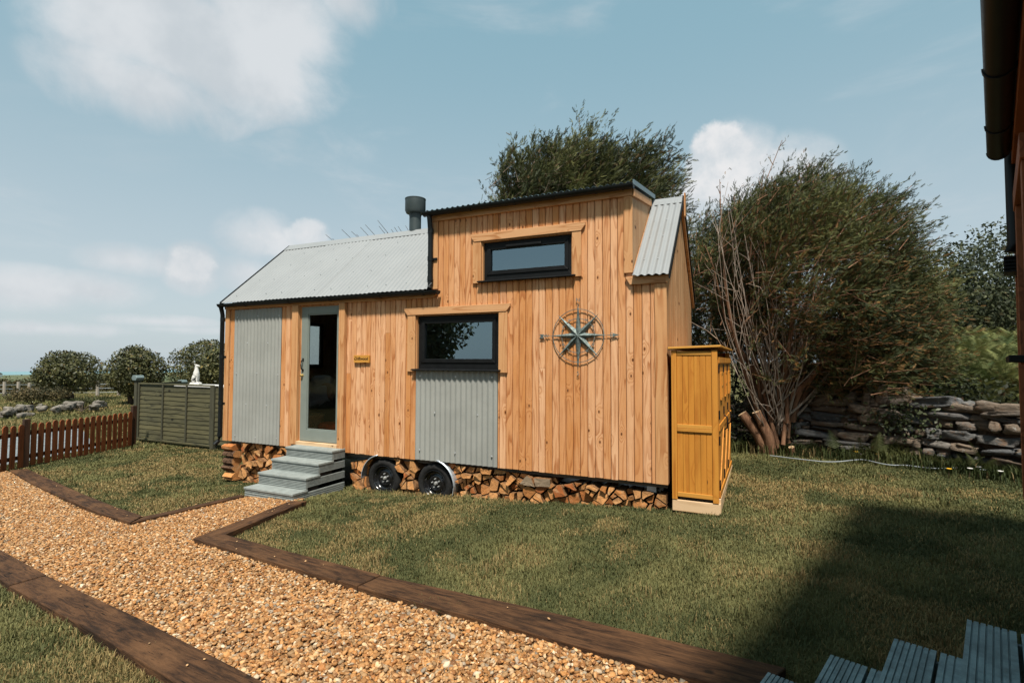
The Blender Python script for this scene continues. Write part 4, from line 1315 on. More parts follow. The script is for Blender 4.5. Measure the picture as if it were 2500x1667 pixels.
def stack(x0, x1, zlo, zhi, cell, holes, labels, gaps=.12, split=(1, 2, 2, 3)):
    """voronoi rounds, each split through its middle into wedges"""
    pts = []
    tries = 0
    while tries < 4000:
        x = random.uniform(x0, x1); z = random.uniform(zlo(x), zhi(x)); tries += 1
        if all((x - a) ** 2 + (z - b) ** 2 > (cell * .78) ** 2 for a, b in pts): pts.append((x, z))
    for i, (px, pz) in enumerate(pts):
        poly = [(x0, zlo(x0)), (x1, zlo(x1)), (x1, zhi(x1)), (x0, zhi(x0))]
        for j, (qx, qz) in enumerate(pts):
            if i == j or abs(qx - px) > .7: continue
            poly = clip(poly, ((px + qx) / 2, (pz + qz) / 2), (qx - px, qz - pz))
            if len(poly) < 3: break
        if len(poly) < 3: continue
        pieces = [poly]
        k = random.choice(split)
        A, c = area_c(poly)
        if abs(A) < .010: k = min(k, 2)
        a0 = random.uniform(0, math.pi)
        if k >= 2:
            n1 = (math.cos(a0), math.sin(a0)); pieces = [clip(poly, c, n1), clip(poly, c, (-n1[0], -n1[1]))]
        if k >= 3:
            n2 = (math.cos(a0 + random.uniform(1.1, 1.9)), math.sin(a0 + 1.4)); big = pieces.pop(0)
            pieces += [clip(big, c, n2), clip(big, c, (-n2[0], -n2[1]))]
        for pc in pieces:
            if len(pc) < 3: continue
            pc = inset(pc, random.uniform(.005, .012))
            if len(pc) < 3: continue
            A, (cx, cz) = area_c(pc)
            if abs(A) < .0012: continue
            for hx, hz, hr in holes:
                if math.hypot(cx - hx, cz - hz) < hr: pc = None; break
                q = []
                for x, z in pc:
                    d = math.hypot(x - hx, z - hz)
                    if d < hr and d > 1e-4: x, z = hx + (x - hx) * hr / d, hz + (z - hz) * hr / d
                    q.append((x, z))
                pc = q
            if pc is None: continue
            if cz > zhi(cx) - .06 and random.random() < gaps: continue
            log_object(pc, random.uniform(.22, .30), labels(cx, cz), False, yf=random.uniform(.0, .11))


gfl = lambda x: gzf(x, 0) - .03
def lab_left(x, z):
    a = 'bottom' if z < gzf(x, 0) + .17 else ('middle' if z < gzf(x, 0) + .34 else 'top')
    b = 'by the house corner' if x < .55 else ('halfway to the grey steps' if x < 1.1 else 'beside the grey steps')
    return f'split log in the {a} layer of the left stack {b}'
stack(.30, 1.72, gfl, lambda x: -.015, .155, [], lab_left, .14)
stack(2.60, 3.0, gfl, lambda x: -.05 - max(0, (2.85 - x)) * .35, .15, [(*W1, .30)], lambda x, z: 'split log stacked between grey steps and first wheel, ' + ('upper part' if z > -.3 else 'lower part'), .2)
stack(3.30, 3.88, gfl, lambda x: -.02, .14, [(*W1, .295), (*W2, .295)], lambda x, z: 'split log wedged between the two black wheels, ' + ('upper part' if z > -.3 else 'lower part'), .1)
def lab_right(x, z):
    a = 'upper' if z > (gzf(x, 0) - .03) / 2 - .01 else 'lower'
    b = 'beside the second wheel' if x < 4.75 else ('under the metal panel edge' if x < 5.2 else ('below the left of the compass' if x < 5.75 else ('below the right of the compass' if x < 6.25 else 'close to the orange cabinet')))
    return f'split log in the {a} half of the right stack {b}'
def top_right(x): return -.012 - max(0, x - 5.0) * .006 - (.09 if x > 6.5 else 0)
stack(4.18, 6.92, gfl, top_right, .142, [(*W2, .30)], lab_right, .14)
# three weathered grey logs
for (x, z, pl) in ((5.33, -.115, [(-.10, -.05), (.10, -.06), (.06, .03), (-.0, .06)]), (5.53, -.12, [(-.09, -.05), (.09, -.04), (.09, .05), (-.10, .05)])):
    log_object([(x + a, z + b) for a, b in pl], .25, {5.33: 'grey weathered triangular log in the right stack', 5.53: 'grey weathered squarish log beside the grey triangular log'}[x], True, -.018)
# crosswise logs that close off the left end of the stack
for i, (z, h) in enumerate(((-.10, .11), (-.205, .12), (-.32, .135), (-.435, .13), (-.54, .11), (-.60, .035))):
    mb = MB(); x0_, x1_ = .03 + random.uniform(-.06, .04), .285 - random.uniform(0, .03)
    prof = []
    nn = 9
    for k in range(nn):
        a = 2 * math.pi * k / nn
        prof.append((.08 + .10 * math.cos(a) * random.uniform(.7, 1.15) - .04 + .0, h * .5 * math.sin(a) * random.uniform(.72, 1.15)))
    mb.prism(prof, x0_, x1_, 0, axis='x', mi_side=1)
    side = M['log_end'] if i in (0, 4, 5) else M['bark_log']
    ob = mb.build('split_log', [M['log_end'], side]); ob.location = (0, 0, z)
    tag(ob, ['pale split log lying crosswise on top at the stack corner', 'bark covered log lying crosswise second from the top at the stack corner', 'rough bark log lying crosswise in the middle of the stack corner', 'dark bark log lying crosswise below the middle of the stack corner', 'pale split log lying crosswise near the bottom of the stack corner', 'thin pale slat lying on the grass under the stack corner'][i], 'log', 'split logs stacked under the house')
# ------------------------------------------------------------------ things inside the house
def cushion(name, label, loc, sx, sy, sz, rot, mat):
    v, f = icos(3)
    s = np.sign(v) * np.abs(v) ** .55
    s = s * np.array([sx, sy, sz])
    pinch = 1 - .0 * np.abs(v[:, 1:2])
    ob = mesh_np(name, s * pinch, f, mat, smooth=True)
    ob.location = loc; ob.rotation_euler = rot
    return tag(ob, label, 'cushion')
sofa = thing('sofa', 'dark day bed seen through the door glass', 'sofa', (.72, 1.7, .03))
MB().box(-.62, 1.15, -.25, .62, .12, .40).build('base', M['sofa'], sofa, bevel=.03)
MB().box(-.60, 1.13, -.27, .60, .401, .52).build('mattress', M['sofa'], sofa, bevel=.05)
cushion('cushion', 'light grey cushion leaning at the back inside the door', (.34, 1.72, .80), .24, .09, .22, (R(-20), 0, R(15)), M['cushion'])
cushion('cushion', 'brown cushion in front of the grey cushion inside the door', (.60, 1.62, .72), .20, .08, .15, (R(-25), R(10), R(-10)), M['cushion2'])
cushion('cushion', 'dark blue grey cushion lowest inside the door', (.46, 1.50, .62), .26, .09, .20, (R(-30), R(-12), R(20)), M['cushion'])
bk = MB().lathe([(.0001, .0), (.13, .0), (.16, .16), (.15, .30), (.165, .31), (.15, .33), (.13, .30), (.14, .16), (.11, .03), (.0001, .03)], (0, 0, 0), 'z', 24).build('basket', M['basket'], smooth=True)
bk.location = (.80, 1.12, .032); tag(bk, 'woven wicker basket standing inside the door', 'basket')
cushion('throw', 'red throw lying on the floor inside the door', (1.14, 1.15, .14), .20, .16, .10, (0, 0, .4), M['throw'])['category'] = 'throw'

# ------------------------------------------------------------------ fences
# picket fence: runs from the sleeper to the post by the green fence
pf = thing('picket_fence', 'red brown picket fence with rounded tops on the lawn edge', 'picket fence')
A_, B_ = Vector((-4.30, -.74, 0)), Vector((-5.08, 1.42, 0))
A0 = Vector((-3.70, -2.05, 0))
def fence_run(P0, P1, n, first):
    d = (P1 - P0); L = d.length; d = d / L; s = Vector((d.y, -d.x, 0))
    if s.dot(CAM_P - P0) < 0: s = -s
    ang = math.atan2(d.y, d.x)
    for k in range(n):
        t = (k + .5) / n * L
        p = P0 + d * t
        z0 = gzf(p.x, p.y) + .03 + random.uniform(-.01, .01); z1 = gzf(p.x, p.y) + .80 + random.uniform(-.012, .012)
        w = .048
        poly = [(-w, z0), (w, z0), (w, z1 - w)] + [(w * math.cos(a), z1 - w + w * math.sin(a)) for a in np.linspace(0, math.pi, 7)[1:-1]] + [(-w, z1 - w)]
        Mx = Matrix.Translation((p + s * .018)) @ Matrix.Rotation(ang, 4, 'Z') @ Matrix.Rotation(random.uniform(-.012, .012), 4, 'Y')
        MB().prism(poly, -.009, .009).build('picket', M['picket'], pf, M=Mx)
    for zz in (.20, .62):
        za, zb_ = gzf(P0.x, P0.y) + zz, gzf(P1.x, P1.y) + zz
        mb = MB(); a, b = P0 - s * .012, P1 - s * .012
        q = s * .018; u_ = Vector((0, 0, .035))
        vs = []
        for e, z in ((a, za), (b, zb_)):
            for sx in (-1, 1):
                for sz in (-1, 1): vs.append(Vector((e.x, e.y, z)) + q * sx + u_ * sz)
        mb.add(vs, [(0, 1, 3, 2), (4, 6, 7, 5), (0, 4, 5, 1), (2, 3, 7, 6), (0, 2, 6, 4), (1, 5, 7, 3)])
        mb.build('rail', M['picket_dark'], pf)
fence_run(A_, B_, 17, True); fence_run(A0, A_ + (A0 - A_).normalized() * .1, 9, False)
for p, h in ((A_ + Vector((.03, -.06, 0)), .88), (B_ + Vector((-.05, .06, 0)), .93)):
    z = gzf(p.x, p.y); MB().box(p.x - .045, p.x + .045, p.y - .045, p.y + .045, z - .1, z + h).build('post', M['picket_dark'], pf, bevel=.005)
# green lap panel fence
gf = thing('panel_fence', 'weathered green brown lap panel fence left of the tiny house', 'panel fence')
FX0, FX1, FY = -5.74, -1.2, 1.90
def lap_panel(xa, xb, y, z0, z1, cx=None, axis='x'):
    mb = MB(); n = 12; h = (z1 - z0 - .06) / n
    xs = np.linspace(xa, xb, 26)
    for i in range(n):
        za = z0 + .03 + i * h
        ph, am = random.uniform(0, 6), random.uniform(.002, .009)
        zl = [za - .012 + am * math.sin(x * 5.1 + ph) + am * .7 * math.sin(x * 11 + ph * 2) for x in xs]
        vs = []
        for x, zz in zip(xs, zl):
            pr = [(y - .020, zz), (y - .004, za + h + .012), (y + .004, za + h + .012), (y - .010, zz)]
            vs += [(x, a, b) for a, b in pr] if axis == 'x' else [(a, x, b) for a, b in pr]
        fs = []
        for k in range(len(xs) - 1):
            for j in range(4): fs.append((4 * k + j, 4 * k + (j + 1) % 4, 4 * k + 4 + (j + 1) % 4, 4 * k + 4 + j))
        fs += [(0, 3, 2, 1), tuple(4 * (len(xs) - 1) + j for j in range(4))]
        mb.add(vs, fs)
    return mb
lap_panel(FX0 + .10, -3.02, FY, -.56, .70).build('lap_panel', M['green_fence'], gf)
lap_panel(-2.90, FX1, FY, -.56, .70).build('lap_panel', M['green_fence'], gf)
for x in (FX0 + .10, -4.72, -3.86, -3.02): 
    MB().box(x - .022, x + .022, FY - .046, FY - .021, -.58, .715).build('batten', M['green_post'], gf, bevel=.003)
MB().box(FX0 + .08, -2.99, FY - .047, FY + .03, .7155, .745).build('top_rail', M['green_fence'], gf, bevel=.003)
MB().box(FX0 + .08, -2.99, FY - .05, FY + .02, -.60, -.561).build('bottom_rail', M['green_fence'], gf, bevel=.003)
for (x, y, z1) in ((FX0 - .02, FY, .80), (-2.95, FY, .73), (-7.25, 3.93, .60)):
    p = MB().box(x - .052, x + .052, y - .052, y + .052, gzf(x, y) - .1, z1).build('post', M['green_post'], gf, bevel=.004)
    if z1 == .73: continue
    MB().prism([(x - .068, z1), (x + .068, z1), (x + .10, z1 + .05), (x + .11, z1 + .065), (x + .06, z1 + .125), (x - .06, z1 + .125), (x - .11, z1 + .065), (x - .10, z1 + .05)], y - .09, y + .09).build('solar_cap', M['steel_blue'], p, bevel=.008)
# side panel of the enclosure, running back
mb = MB(); 
vs = []
for (x, y) in ((FX0, FY + .06), (-7.2, 3.88)):
    for dx in (-.02, .02):
        for z in (-.58, .70): vs.append((x + dx, y, z))
mb.add(vs, [(0, 1, 3, 2), (4, 6, 7, 5), (0, 4, 5, 1), (2, 3, 7, 6), (0, 2, 6, 4), (1, 5, 7, 3)])
mb.build('side_panel', M['green_fence'], gf)

# stone table with the dog statue behind the panel fence
tb = thing('garden_table', 'pale slab garden table behind the panel fence under the dog statue', 'table', (-4.7, 2.85, -.66))
MB().box(-.75, 1.9, -.28, .30, 1.295, 1.335).build('table_top', M['stonewhite'], tb, bevel=.008)
for x in (-.6, 1.7): MB().box(x - .06, x + .06, -.2, .2, 0, 1.2945).build('leg', M['stonewhite'], tb)
mb = MB(); mb.box(1.1, 1.85, -.20, -.05, 1.336, 1.395).box(1.1, 1.16, -.05, .15, 1.336, 1.42).box(1.5, 1.62, -.04, .10, 1.336, 1.385)
ob = mb.build('tray', plain('pale_teal_tray', (.36, .46, .46), .5, .3), None, bevel=.005, M=Matrix.Translation((-4.7, 2.85, -.6595)))
tag(ob, 'pale teal tray lying on the garden table beside the house corner', 'tray')
dog = thing('dog_statue', 'white stone statue of a sitting greyhound on the garden table', 'statue', (-4.96, 2.80, .676), math.atan2(CR.y, CR.x))
MB().prism([(-.125, .0), (.13, .0), (.12, .05), (.08, .065), (-.10, .06)], -.07, .07).build('base', M['stonewhite'], dog, bevel=.01)
me = bpy.data.meshes.new('body'); bm = bmesh.new()
J = [((-.05, 0, .16), .070), ((-.005, 0, .24), .066), ((.025, 0, .32), .068), ((.020, 0, .39), .044), ((.004, 0, .445), .034), ((.010, 0, .485), .037), ((.055, 0, .478), .026), ((.100, 0, .468), .013),
     ((.050, .032, .22), .024), ((.052, .034, .13), .018), ((.050, .034, .075), .016), ((.080, .034, .066), .015),
     ((.050, -.032, .22), .024), ((.052, -.034, .13), .018), ((.050, -.034, .075), .016), ((.080, -.034, .066), .015),
     ((-.035, .052, .13), .045), ((.005, .058, .105), .024), ((-.045, .058, .078), .020), ((.01, .056, .070), .015),
     ((-.035, -.052, .13), .045), ((.005, -.058, .105), .024), ((-.045, -.058, .078), .020), ((.01, -.056, .070), .015),
     ((-.08, 0, .09), .020), ((-.10, .03, .07), .012)]
Ed = [(0, 1), (1, 2), (2, 3), (3, 4), (4, 5), (5, 6), (6, 7), (2, 8), (8, 9), (9, 10), (10, 11), (2, 12), (12, 13), (13, 14), (14, 15), (0, 16), (16, 17), (17, 18), (18, 19), (0, 20), (20, 21), (21, 22), (22, 23), (0, 24), (24, 25)]
vs_ = [bm.verts.new(p) for p, r_ in J]
for a, b in Ed: bm.edges.new((vs_[a], vs_[b]))
bm.to_mesh(me); bm.free()
body = bpy.data.objects.new('body', me); COL.objects.link(body); body.parent = dog; me.materials.append(M['stonewhite'])
sk = body.modifiers.new('skin', 'SKIN'); sk.use_smooth_shade = True
for i, (p, r_) in enumerate(J): me.skin_vertices[0].data[i].radius = (r_, r_)
me.skin_vertices[0].data[0].use_root = True
ss = body.modifiers.new('sub', 'SUBSURF'); ss.levels = 2; ss.render_levels = 2
MB().tube([(-.005, .02, .50), (-.022, .024, .515), (-.035, .022, .50)], [.012, .010, .004], 6).tube([(-.005, -.02, .50), (-.022, -.024, .515), (-.035, -.022, .50)], [.012, .010, .004], 6).build('ears', M['stonewhite'], dog, smooth=True)

# ------------------------------------------------------------------ rocks and dry stone wall
def rocks(name, specs, mat, rough=.12, smooth=False):
    """specs: list of (center, half sizes, rotation z, tilt) -> one mesh of angular stones"""
    tv, tf = icos(3)
    Vs, Fs = [], []; o = 0
    for c, hs, rz, tl in specs:
        s = np.sign(tv) * np.abs(tv) ** RNG.uniform(.38, .6)
        seed = RNG.uniform(0, 60, 3)
        s = s * (1 + rough * 2 * (vnoise(tv * 1.6 + seed)[:, None] - .5)) + rough * .5 * (vnoise(tv * 4 + seed)[:, None] - .5)
        s = s * (1 + .04 * np.sin((s[:, 2:3] * 9) + seed[0]))
        p = s * np.array(hs)
        Rm = np.array((Matrix.Rotation(rz, 3, 'Z') @ Matrix.Rotation(tl, 3, 'Y') @ Matrix.Rotation(RNG.uniform(-.1, .1), 3, 'X')))
        Vs.append(p @ Rm.T + np.array(c)); Fs.append(tf + o); o += len(tv)
    return mesh_np(name, np.concatenate(Vs), np.concatenate(Fs), mat, smooth=smooth)


WALLP = [(11.6, .9), (10.47, 1.98), (9.55, 2.72), (8.65, 3.12), (7.5, 3.35), (6.4, 3.5), (5.2, 3.6)]
def wall_pt(s):
    for (a, b) in zip(WALLP[:-1], WALLP[1:]):
        l = math.hypot(b[0] - a[0], b[1] - a[1])
        if s <= l: t = s / l; return a[0] + (b[0] - a[0]) * t, a[1] + (b[1] - a[1]) * t, math.atan2(b[1] - a[1], b[0] - a[0])
        s -= l
    a, b = WALLP[-2:]
    return b[0], b[1], math.atan2(b[1] - a[1], b[0] - a[0])
WLEN = sum(math.hypot(b[0] - a[0], b[1] - a[1]) for a, b in zip(WALLP[:-1], WALLP[1:]))
dsw = thing('dry_stone_wall', 'low dry stone wall of slate behind the lawn', 'stone wall')
specs = []
z = .0
while z < .70:
    hh = RNG.uniform(.085, .15)
    s = RNG.uniform(-.1, .1)
    while s < WLEN:
        ln = RNG.uniform(.14, .50) if RNG.random() < .7 else RNG.uniform(.08, .18)
        x, y, a = wall_pt(min(s + ln / 2, WLEN))
        hk = hh * RNG.uniform(.65, 1.2)
        n_ = np.array([math.sin(a), -math.cos(a)])
        if n_ @ (np.array(CAM_P)[:2] - np.array([x, y])) < 0: n_ = -n_
        pr = RNG.uniform(-.07, .06) - z * .12
        if s > 4.6 and z > .62: s += ln; continue
        kk = 1 if hk < .1 or RNG.random() < .7 else 2
        for q in range(kk):
            hq = hk / kk
            specs.append(((x + n_[0] * pr, y + n_[1] * pr, gzf(x, y) + z + hq * (q + .5)), (ln * .51, RNG.uniform(.12, .17), hq * .52), a + RNG.uniform(-.15, .15), RNG.uniform(-.13, .13)))
        s += ln * .985
    z += hh * .97
rb_ = rocks('stonework', specs, M['slate'], .32); rb_.parent = dsw
mb = MB()
for s in np.arange(0, WLEN, .25):
    x, y, a = wall_pt(s + .12); c, sn = math.cos(a), math.sin(a)
    vs = []
    for zz in (-.1, .62):
        for u_, w_ in ((-.14, .0), (.14, .0), (.14, .34), (-.14, .34)):
            nx_, ny_ = (-sn, c)
            if nx_ * (CAM_P.x - x) + ny_ * (CAM_P.y - y) > 0: nx_, ny_ = -nx_, -ny_
            vs.append((x + c * u_ + nx_ * w_, y + sn * u_ + ny_ * w_, gzf(x, y) + zz))
    mb.add(vs, [(0, 3, 2, 1), (4, 5, 6, 7), (0, 1, 5, 4), (1, 2, 6, 5), (2, 3, 7, 6), (3, 0, 4, 7)])
mb.build('earth_core', M['soil'], dsw)
# cope stones leaning on top of the wall, each a part
for s, hs, tl, dz in ((1.58, (.19, .14, .06), .05, .03), (1.15, (.09, .11, .07), .0, .03), (.78, (.23, .15, .07), -.04, .03), (2.05, (.24, .13, .055), -.06, .02), (2.55, (.13, .12, .06), -.4, .07), (2.75, (.16, .12, .065), .9, .10), (2.95, (.18, .10, .06), 1.25, .12), (3.12, (.20, .10, .05), 1.45, .14),
                      (3.35, (.14, .12, .05), .7, .07), (3.62, (.26, .12, .06), .75, .12), (3.95, (.30, .13, .06), .85, .15), (4.28, (.24, .12, .06), .7, .12), (4.6, (.2, .12, .07), .5, .08)):
    x, y, a = wall_pt(s)
    o_ = rocks('cope_stone', [((x, y + .05, gzf(x, y) + .70 + dz), hs, a, tl)], M['slate'], .22); o_.parent = dsw

# loose stones by the boundary at far left
spots = [(-13.5 - .35 * (k % 5) + .1 * math.sin(k * 3.3), 1.0 + .27 * k + .2 * math.cos(k * 2.7)) for k in range(16)] + [(-13.9, 1.4), (-14.3, 1.9), (-13.4, 1.2), (-14.6, 2.5), (-14.0, 2.7), (-13.6, 2.0), (-14.9, 3.2), (-14.2, 3.6), (-13.7, 3.1), (-15.0, 3.9), (-14.4, 4.5), (-13.9, 4.1), (-14.8, 4.9), (-14.0, 5.2), (-13.5, 4.8), (-14.6, 5.6), (-13.2, 1.7), (-14.9, 1.2), (-13.3, 2.7)]
for k, (x, y) in enumerate(spots):
    hs = (RNG.uniform(.10, .21), RNG.uniform(.08, .17), RNG.uniform(.05, .12))
    o_ = rocks('boundary_stone', [((x, y, gzf(x, y) + hs[2] * .5 + RNG.uniform(0, .18)), hs, RNG.uniform(0, 3), RNG.uniform(-.4, .4))], M['pale_rock'], .34)
    tag(o_, 'grey stone lying in the tumbled heap below the wire fence at far left', 'stone', 'tumbled boundary stones')
for k, (x, y, a) in enumerate(((-12.6, .9, .5), (-12.9, 1.25, .55), (-12.4, 1.1, .42))):
    ob = MB().box(-.6, .6, -.07, .07, 0, .03).build('plank', M['orange_plank']); ob.location = (x, y, gzf(x, y) + .16 + .06 * k); ob.rotation_euler = (0, .22, a + .5)
    tag(ob, 'orange plank lying on the grass in front of the stone heap at far left', 'plank', 'orange planks')
wfn = thing('wire_fence', 'wire fence on weathered grey posts along the far left boundary', 'wire fence')
WP = [(-27.5, 3.5), (-25.1, 6.74), (-24.5, 7.02), (-24.0, 7.22), (-23.3, 7.55), (-21.0, 8.63), (-20.5, 9.3), (-17.8, 11.0)]
for i, (x, y) in enumerate(WP):
    z = gzf(x, y); MB().tube([(x, y, z - .2), (x + RNG.uniform(-.05, .05), y, z + .72 + RNG.uniform(-.1, .12))], [.075, .065], 8).build('post', M['grey_post'], wfn)
mb = MB()
for hgt in (.18, .38, .58):
    for (a, b) in zip(WP[:-1], WP[1:]): mb.tube([(*a, gzf(*a) + hgt), (*b, gzf(*b) + hgt)], .008, 4, cap=False)
mb.build('wire', M['galv'], wfn)
# white farmhouse far off
fh = thing('farmhouse', 'tiny white farmhouse far off across the fields at left', 'farmhouse', (-306, 108, gzf(-306, 108)), .3)
MB().box(-3.2, 3.2, -2, 2, 0, 1.5).build('wall', M['white_wall'], fh); MB().prism([(-2.2, 1.5), (2.2, 1.5), (0, 2.6)], -3.3, 3.3, axis='x').build('roof', M['slate'], fh)
for x in (-1.9, 1.4): MB().box(x, x + .5, -2.03, -2.001, .5, 1.0).build('window', M['black'], fh)

# ------------------------------------------------------------------ foliage generators
def make_spray():
    """flat feathery conifer spray, length 1 along +x"""
    V_, F_ = [], []
    def tri(a, b, c): 
        o = len(V_); V_.extend([a, b, c]); F_.append((o, o + 1, o + 2))
    tri((0, -.015, 0), (0, .015, 0), (1.0, 0, .05))
    for i, t in enumerate((.15, .36, .57, .76)):
        for s in (-1, 1):
            L = .42 * (1 - t * .62); a = .60
            bx = t + .03 * s
            tip = (bx + L * math.cos(a), s * L * math.sin(a), .05 * t + .03)
            tri((bx - .05, 0, .03 * t), (bx + .13, 0, .03 * t), tip)
    return np.array(V_, float), np.array(F_)
SPV, SPF = make_spray()
LEAFV = np.array([(0, 0, 0), (.45, -.28, .03), (1, 0, -.04), (.45, .28, .03)], float); LEAFF = np.array([(0, 1, 2), (0, 2, 3)])


def shade_cols(n, base, tip, brown, pb, clump):
    """per spray colour: clumps lean green or yellow, some dead brown"""
    t = np.clip(clump + RNG.normal(0, .22, n), 0, 1)[:, None]
    c = np.array(base) * (1 - t) + np.array(tip) * t
    b = RNG.random(n) < pb
    c[b] = np.array(brown) * RNG.uniform(.7, 1.2, (b.sum(), 1))
    return c * RNG.uniform(.8, 1.2, (n, 1))


def conifer(name, label, base, centre, rad, nl, wind, cols, spray=.17, bare=.42, dens=1.0, mats=('bark_grey', 'leaf'), leaders=(), seed=0, front_bias=0.0, twig=.5, trunk_r=.12, group=None, cull=None, dead=.10, low_dead=.25, plumes=1500, bare_q=.28, left_bare=False, droop=0.0, pale=0, lumpy=.5):
    root = thing(name, label, 'tree', base, group=group)
    Bz = np.array(base, float); C_ = np.array(centre, float); Rd = np.array(rad, float); wind = np.array(wind, float)
    wood_ = MB(); P, Dr, Sc, Cl, Lo = [], [], [], [], []
    ends = []
    tries = 0
    while len(ends) < nl and tries < nl * 20:
        tries += 1
        d = nrm(RNG.normal(size=3))
        if d[2] < -.55: continue
        if front_bias and d @ nrm(np.array(CAM_P) - C_) < -.55 and RNG.random() < front_bias: continue
        lump = .74 + .5 * vnoise(d[None] * 2.3 + seed * 7.7)[0]
        e = C_ + d * Rd * lump * RNG.uniform(.82, 1.03)
        ends.append((e, 1.0))
    for l in leaders: ends.append((np.array(l, float), .8))
    ends = [(e - np.array([0, 0, droop * max(0., (e - C_) @ Rv)]), w_) if i < nl else (e, w_) for i, (e, w_) in enumerate(ends)]
    for e, wgt in ends:
        fan = RNG.uniform(0, .35)
        s0 = Bz + np.array([RNG.normal(0, .10), RNG.normal(0, .10), RNG.uniform(.05, .5)])
        ax = e - s0; L = np.linalg.norm(ax)
        c1 = s0 + ax * .45 + np.array([0, 0, .16 * L]) - wind * .10 * L + RNG.normal(0, .05 * L, 3)
        ts = np.linspace(0, 1, 9)[:, None]
        pts = (1 - ts) ** 2 * s0 + 2 * ts * (1 - ts) * c1 + ts ** 2 * e + np.sin(ts * 9 + RNG.uniform(0, 6)) * .018 * L * nrm(RNG.normal(size=3))
        r0 = trunk_r * .40 * (RNG.uniform(.18, 1.0) ** 1.5)
        wood_.tube([tuple(p - Bz) for p in pts], [max(.004, r0 * (1 - t) ** 1.1 + .004) for t in ts[:, 0]], 6, cap=False)
        nsub = int(26 * dens * wgt * max(.5, L / 4))
        for t in np.linspace(bare, 1.0, nsub):
            t = min(1.0, t + RNG.uniform(-.015, .015))
            p = (1 - t) ** 2 * s0 + 2 * t * (1 - t) * c1 + t ** 2 * e
            tan = nrm(2 * (1 - t) * (c1 - s0) + 2 * t * (e - c1))
            sd_ = nrm(tan * .75 + RNG.normal(0, .55, 3) + wind * .35 + np.array([0, 0, .15]))
            sl = twig * RNG.uniform(.5, 1.15) * (1.15 - .6 * t)
            if RNG.random() < .35: wood_.tube([tuple(p - Bz), tuple(p + sd_ * sl * .8 - Bz)], [.006, .002], 4, cap=False)
            q = max(3, int(sl / .042))
            tt = np.linspace(.12, 1, q)[:, None]
            pp = p + sd_ * sl * tt + RNG.normal(0, .016, (q, 3))
            dd = nrm(sd_ * .8 + RNG.normal(0, .42, (q, 3)) + wind * .25)
            P.append(pp); Dr.append(dd); Sc.append(spray * RNG.uniform(.55, 1.15, q) * (1.1 - .35 * tt[:, 0]))
            cl = vnoise(p[None] * 1.7 + 3)[0]
            Cl.append(np.full(q, (cl - .28) * 1.15) + tt[:, 0] * .25); Lo.append(np.full(q, low_dead if t < bare + .22 else 0.0))
    tocam = nrm(np.array([CAM_P.x, CAM_P.y, C_[2]]) - C_)
    if pale:
        tw = MB()
        for _ in range(pale):
            e = C_ + Rv * RNG.uniform(-1.35, .75) + tocam * RNG.uniform(.55, 1.25) + np.array([0, 0, RNG.uniform(-.75, 1.15)])
            s0 = Bz + tocam * RNG.uniform(.0, .2) + Rv * RNG.uniform(-.25, .15) + np.array([0, 0, RNG.uniform(.25, .9)])
            L = np.linalg.norm(e - s0); c1 = s0 + (e - s0) * .45 + np.array([0, 0, -.05 * L]) + (e - s0) @ Rv * Rv * .22 + RNG.normal(0, .05 * L, 3)
            ts = np.linspace(0, 1, 10)[:, None]
            pts = (1 - ts) ** 2 * s0 + 2 * ts * (1 - ts) * c1 + ts ** 2 * e + np.sin(ts * RNG.uniform(8, 16) + RNG.uniform(0, 6)) * .012 * L * nrm(RNG.normal(size=3))
            r0 = RNG.choice([.006, .009, .014, .022], p=[.4, .35, .18, .07])
            tw.tube([tuple(p - Bz) for p in pts], list(np.linspace(r0, .003, 10)), 5, cap=False)
            for k in range(5):
                i = RNG.integers(3, 9); b0 = pts[i]; d = nrm(pts[i] - pts[i - 1]) + RNG.normal(0, .45, 3); l2 = RNG.uniform(.15, .55)
                b1 = b0 + d * l2 * .5; b2 = b1 + (d + RNG.normal(0, .3, 3)) * l2 * .5
                tw.tube([tuple(b0 - Bz), tuple(b1 - Bz), tuple(b2 - Bz)], [.005, .0035, .002], 4, cap=False)
        tw.build('bare_branches', M['bark_pale'], root, smooth=True)
    Bt = Bz + np.array([0, 0, .4]); Lref = np.linalg.norm(C_ - Bt) + Rd[2] * .6
    for _ in range(int(plumes)):
        d = nrm(RNG.normal(size=3))
        if front_bias and d @ nrm(np.array(CAM_P) - C_) < -.45 and RNG.random() < front_bias: continue
        lump = 1.02 - .47 * lumpy + .92 * lumpy * vnoise(d[None] * 2.6 + seed * 7.7)[0]
        u_ = RNG.random()
        p = C_ + d * Rd * lump * (1 - .55 * u_ * u_)
        p[2] -= droop * max(0., (p - C_) @ Rv)
        q_ = np.linalg.norm(p - Bt) / Lref
        dl_ = (p - Bt) @ Rv
        bq = bare_q if not left_bare else (bare_q if dl_ < .25 else bare_q * .45)
        keep = np.clip((q_ - bq) / .25, 0, 1)
        if left_bare and -1.9 < dl_ < .35 and (p - C_) @ tocam > .25 and p[2] < C_[2] + .55: keep *= .55 if p[2] > 1.3 else .8
        if RNG.random() > keep: continue
        ax = nrm(d * .45 + wind * .62 + RNG.normal(0, .34, 3) + np.array([0, 0, .12]))
        sl = twig * RNG.uniform(.55, 1.3)
        q = max(8, int(sl / (spray * .165))); tt = np.linspace(0, 1, q)[:, None]
        side = nrm(np.cross(ax, RNG.normal(size=3)))
        pp = p + ax * sl * (tt - .3) + side * (.10 * sl * np.sin(tt * 3)) + RNG.normal(0, .045 * sl / .45, (q, 3)) * (1.15 - tt)
        dd = nrm(ax * .9 + RNG.normal(0, .45, (q, 3)) * (1.1 - .6 * tt))
        P.append(pp); Dr.append(dd); Sc.append(spray * RNG.uniform(.6, 1.2, q) * (1.15 - .45 * tt[:, 0]))
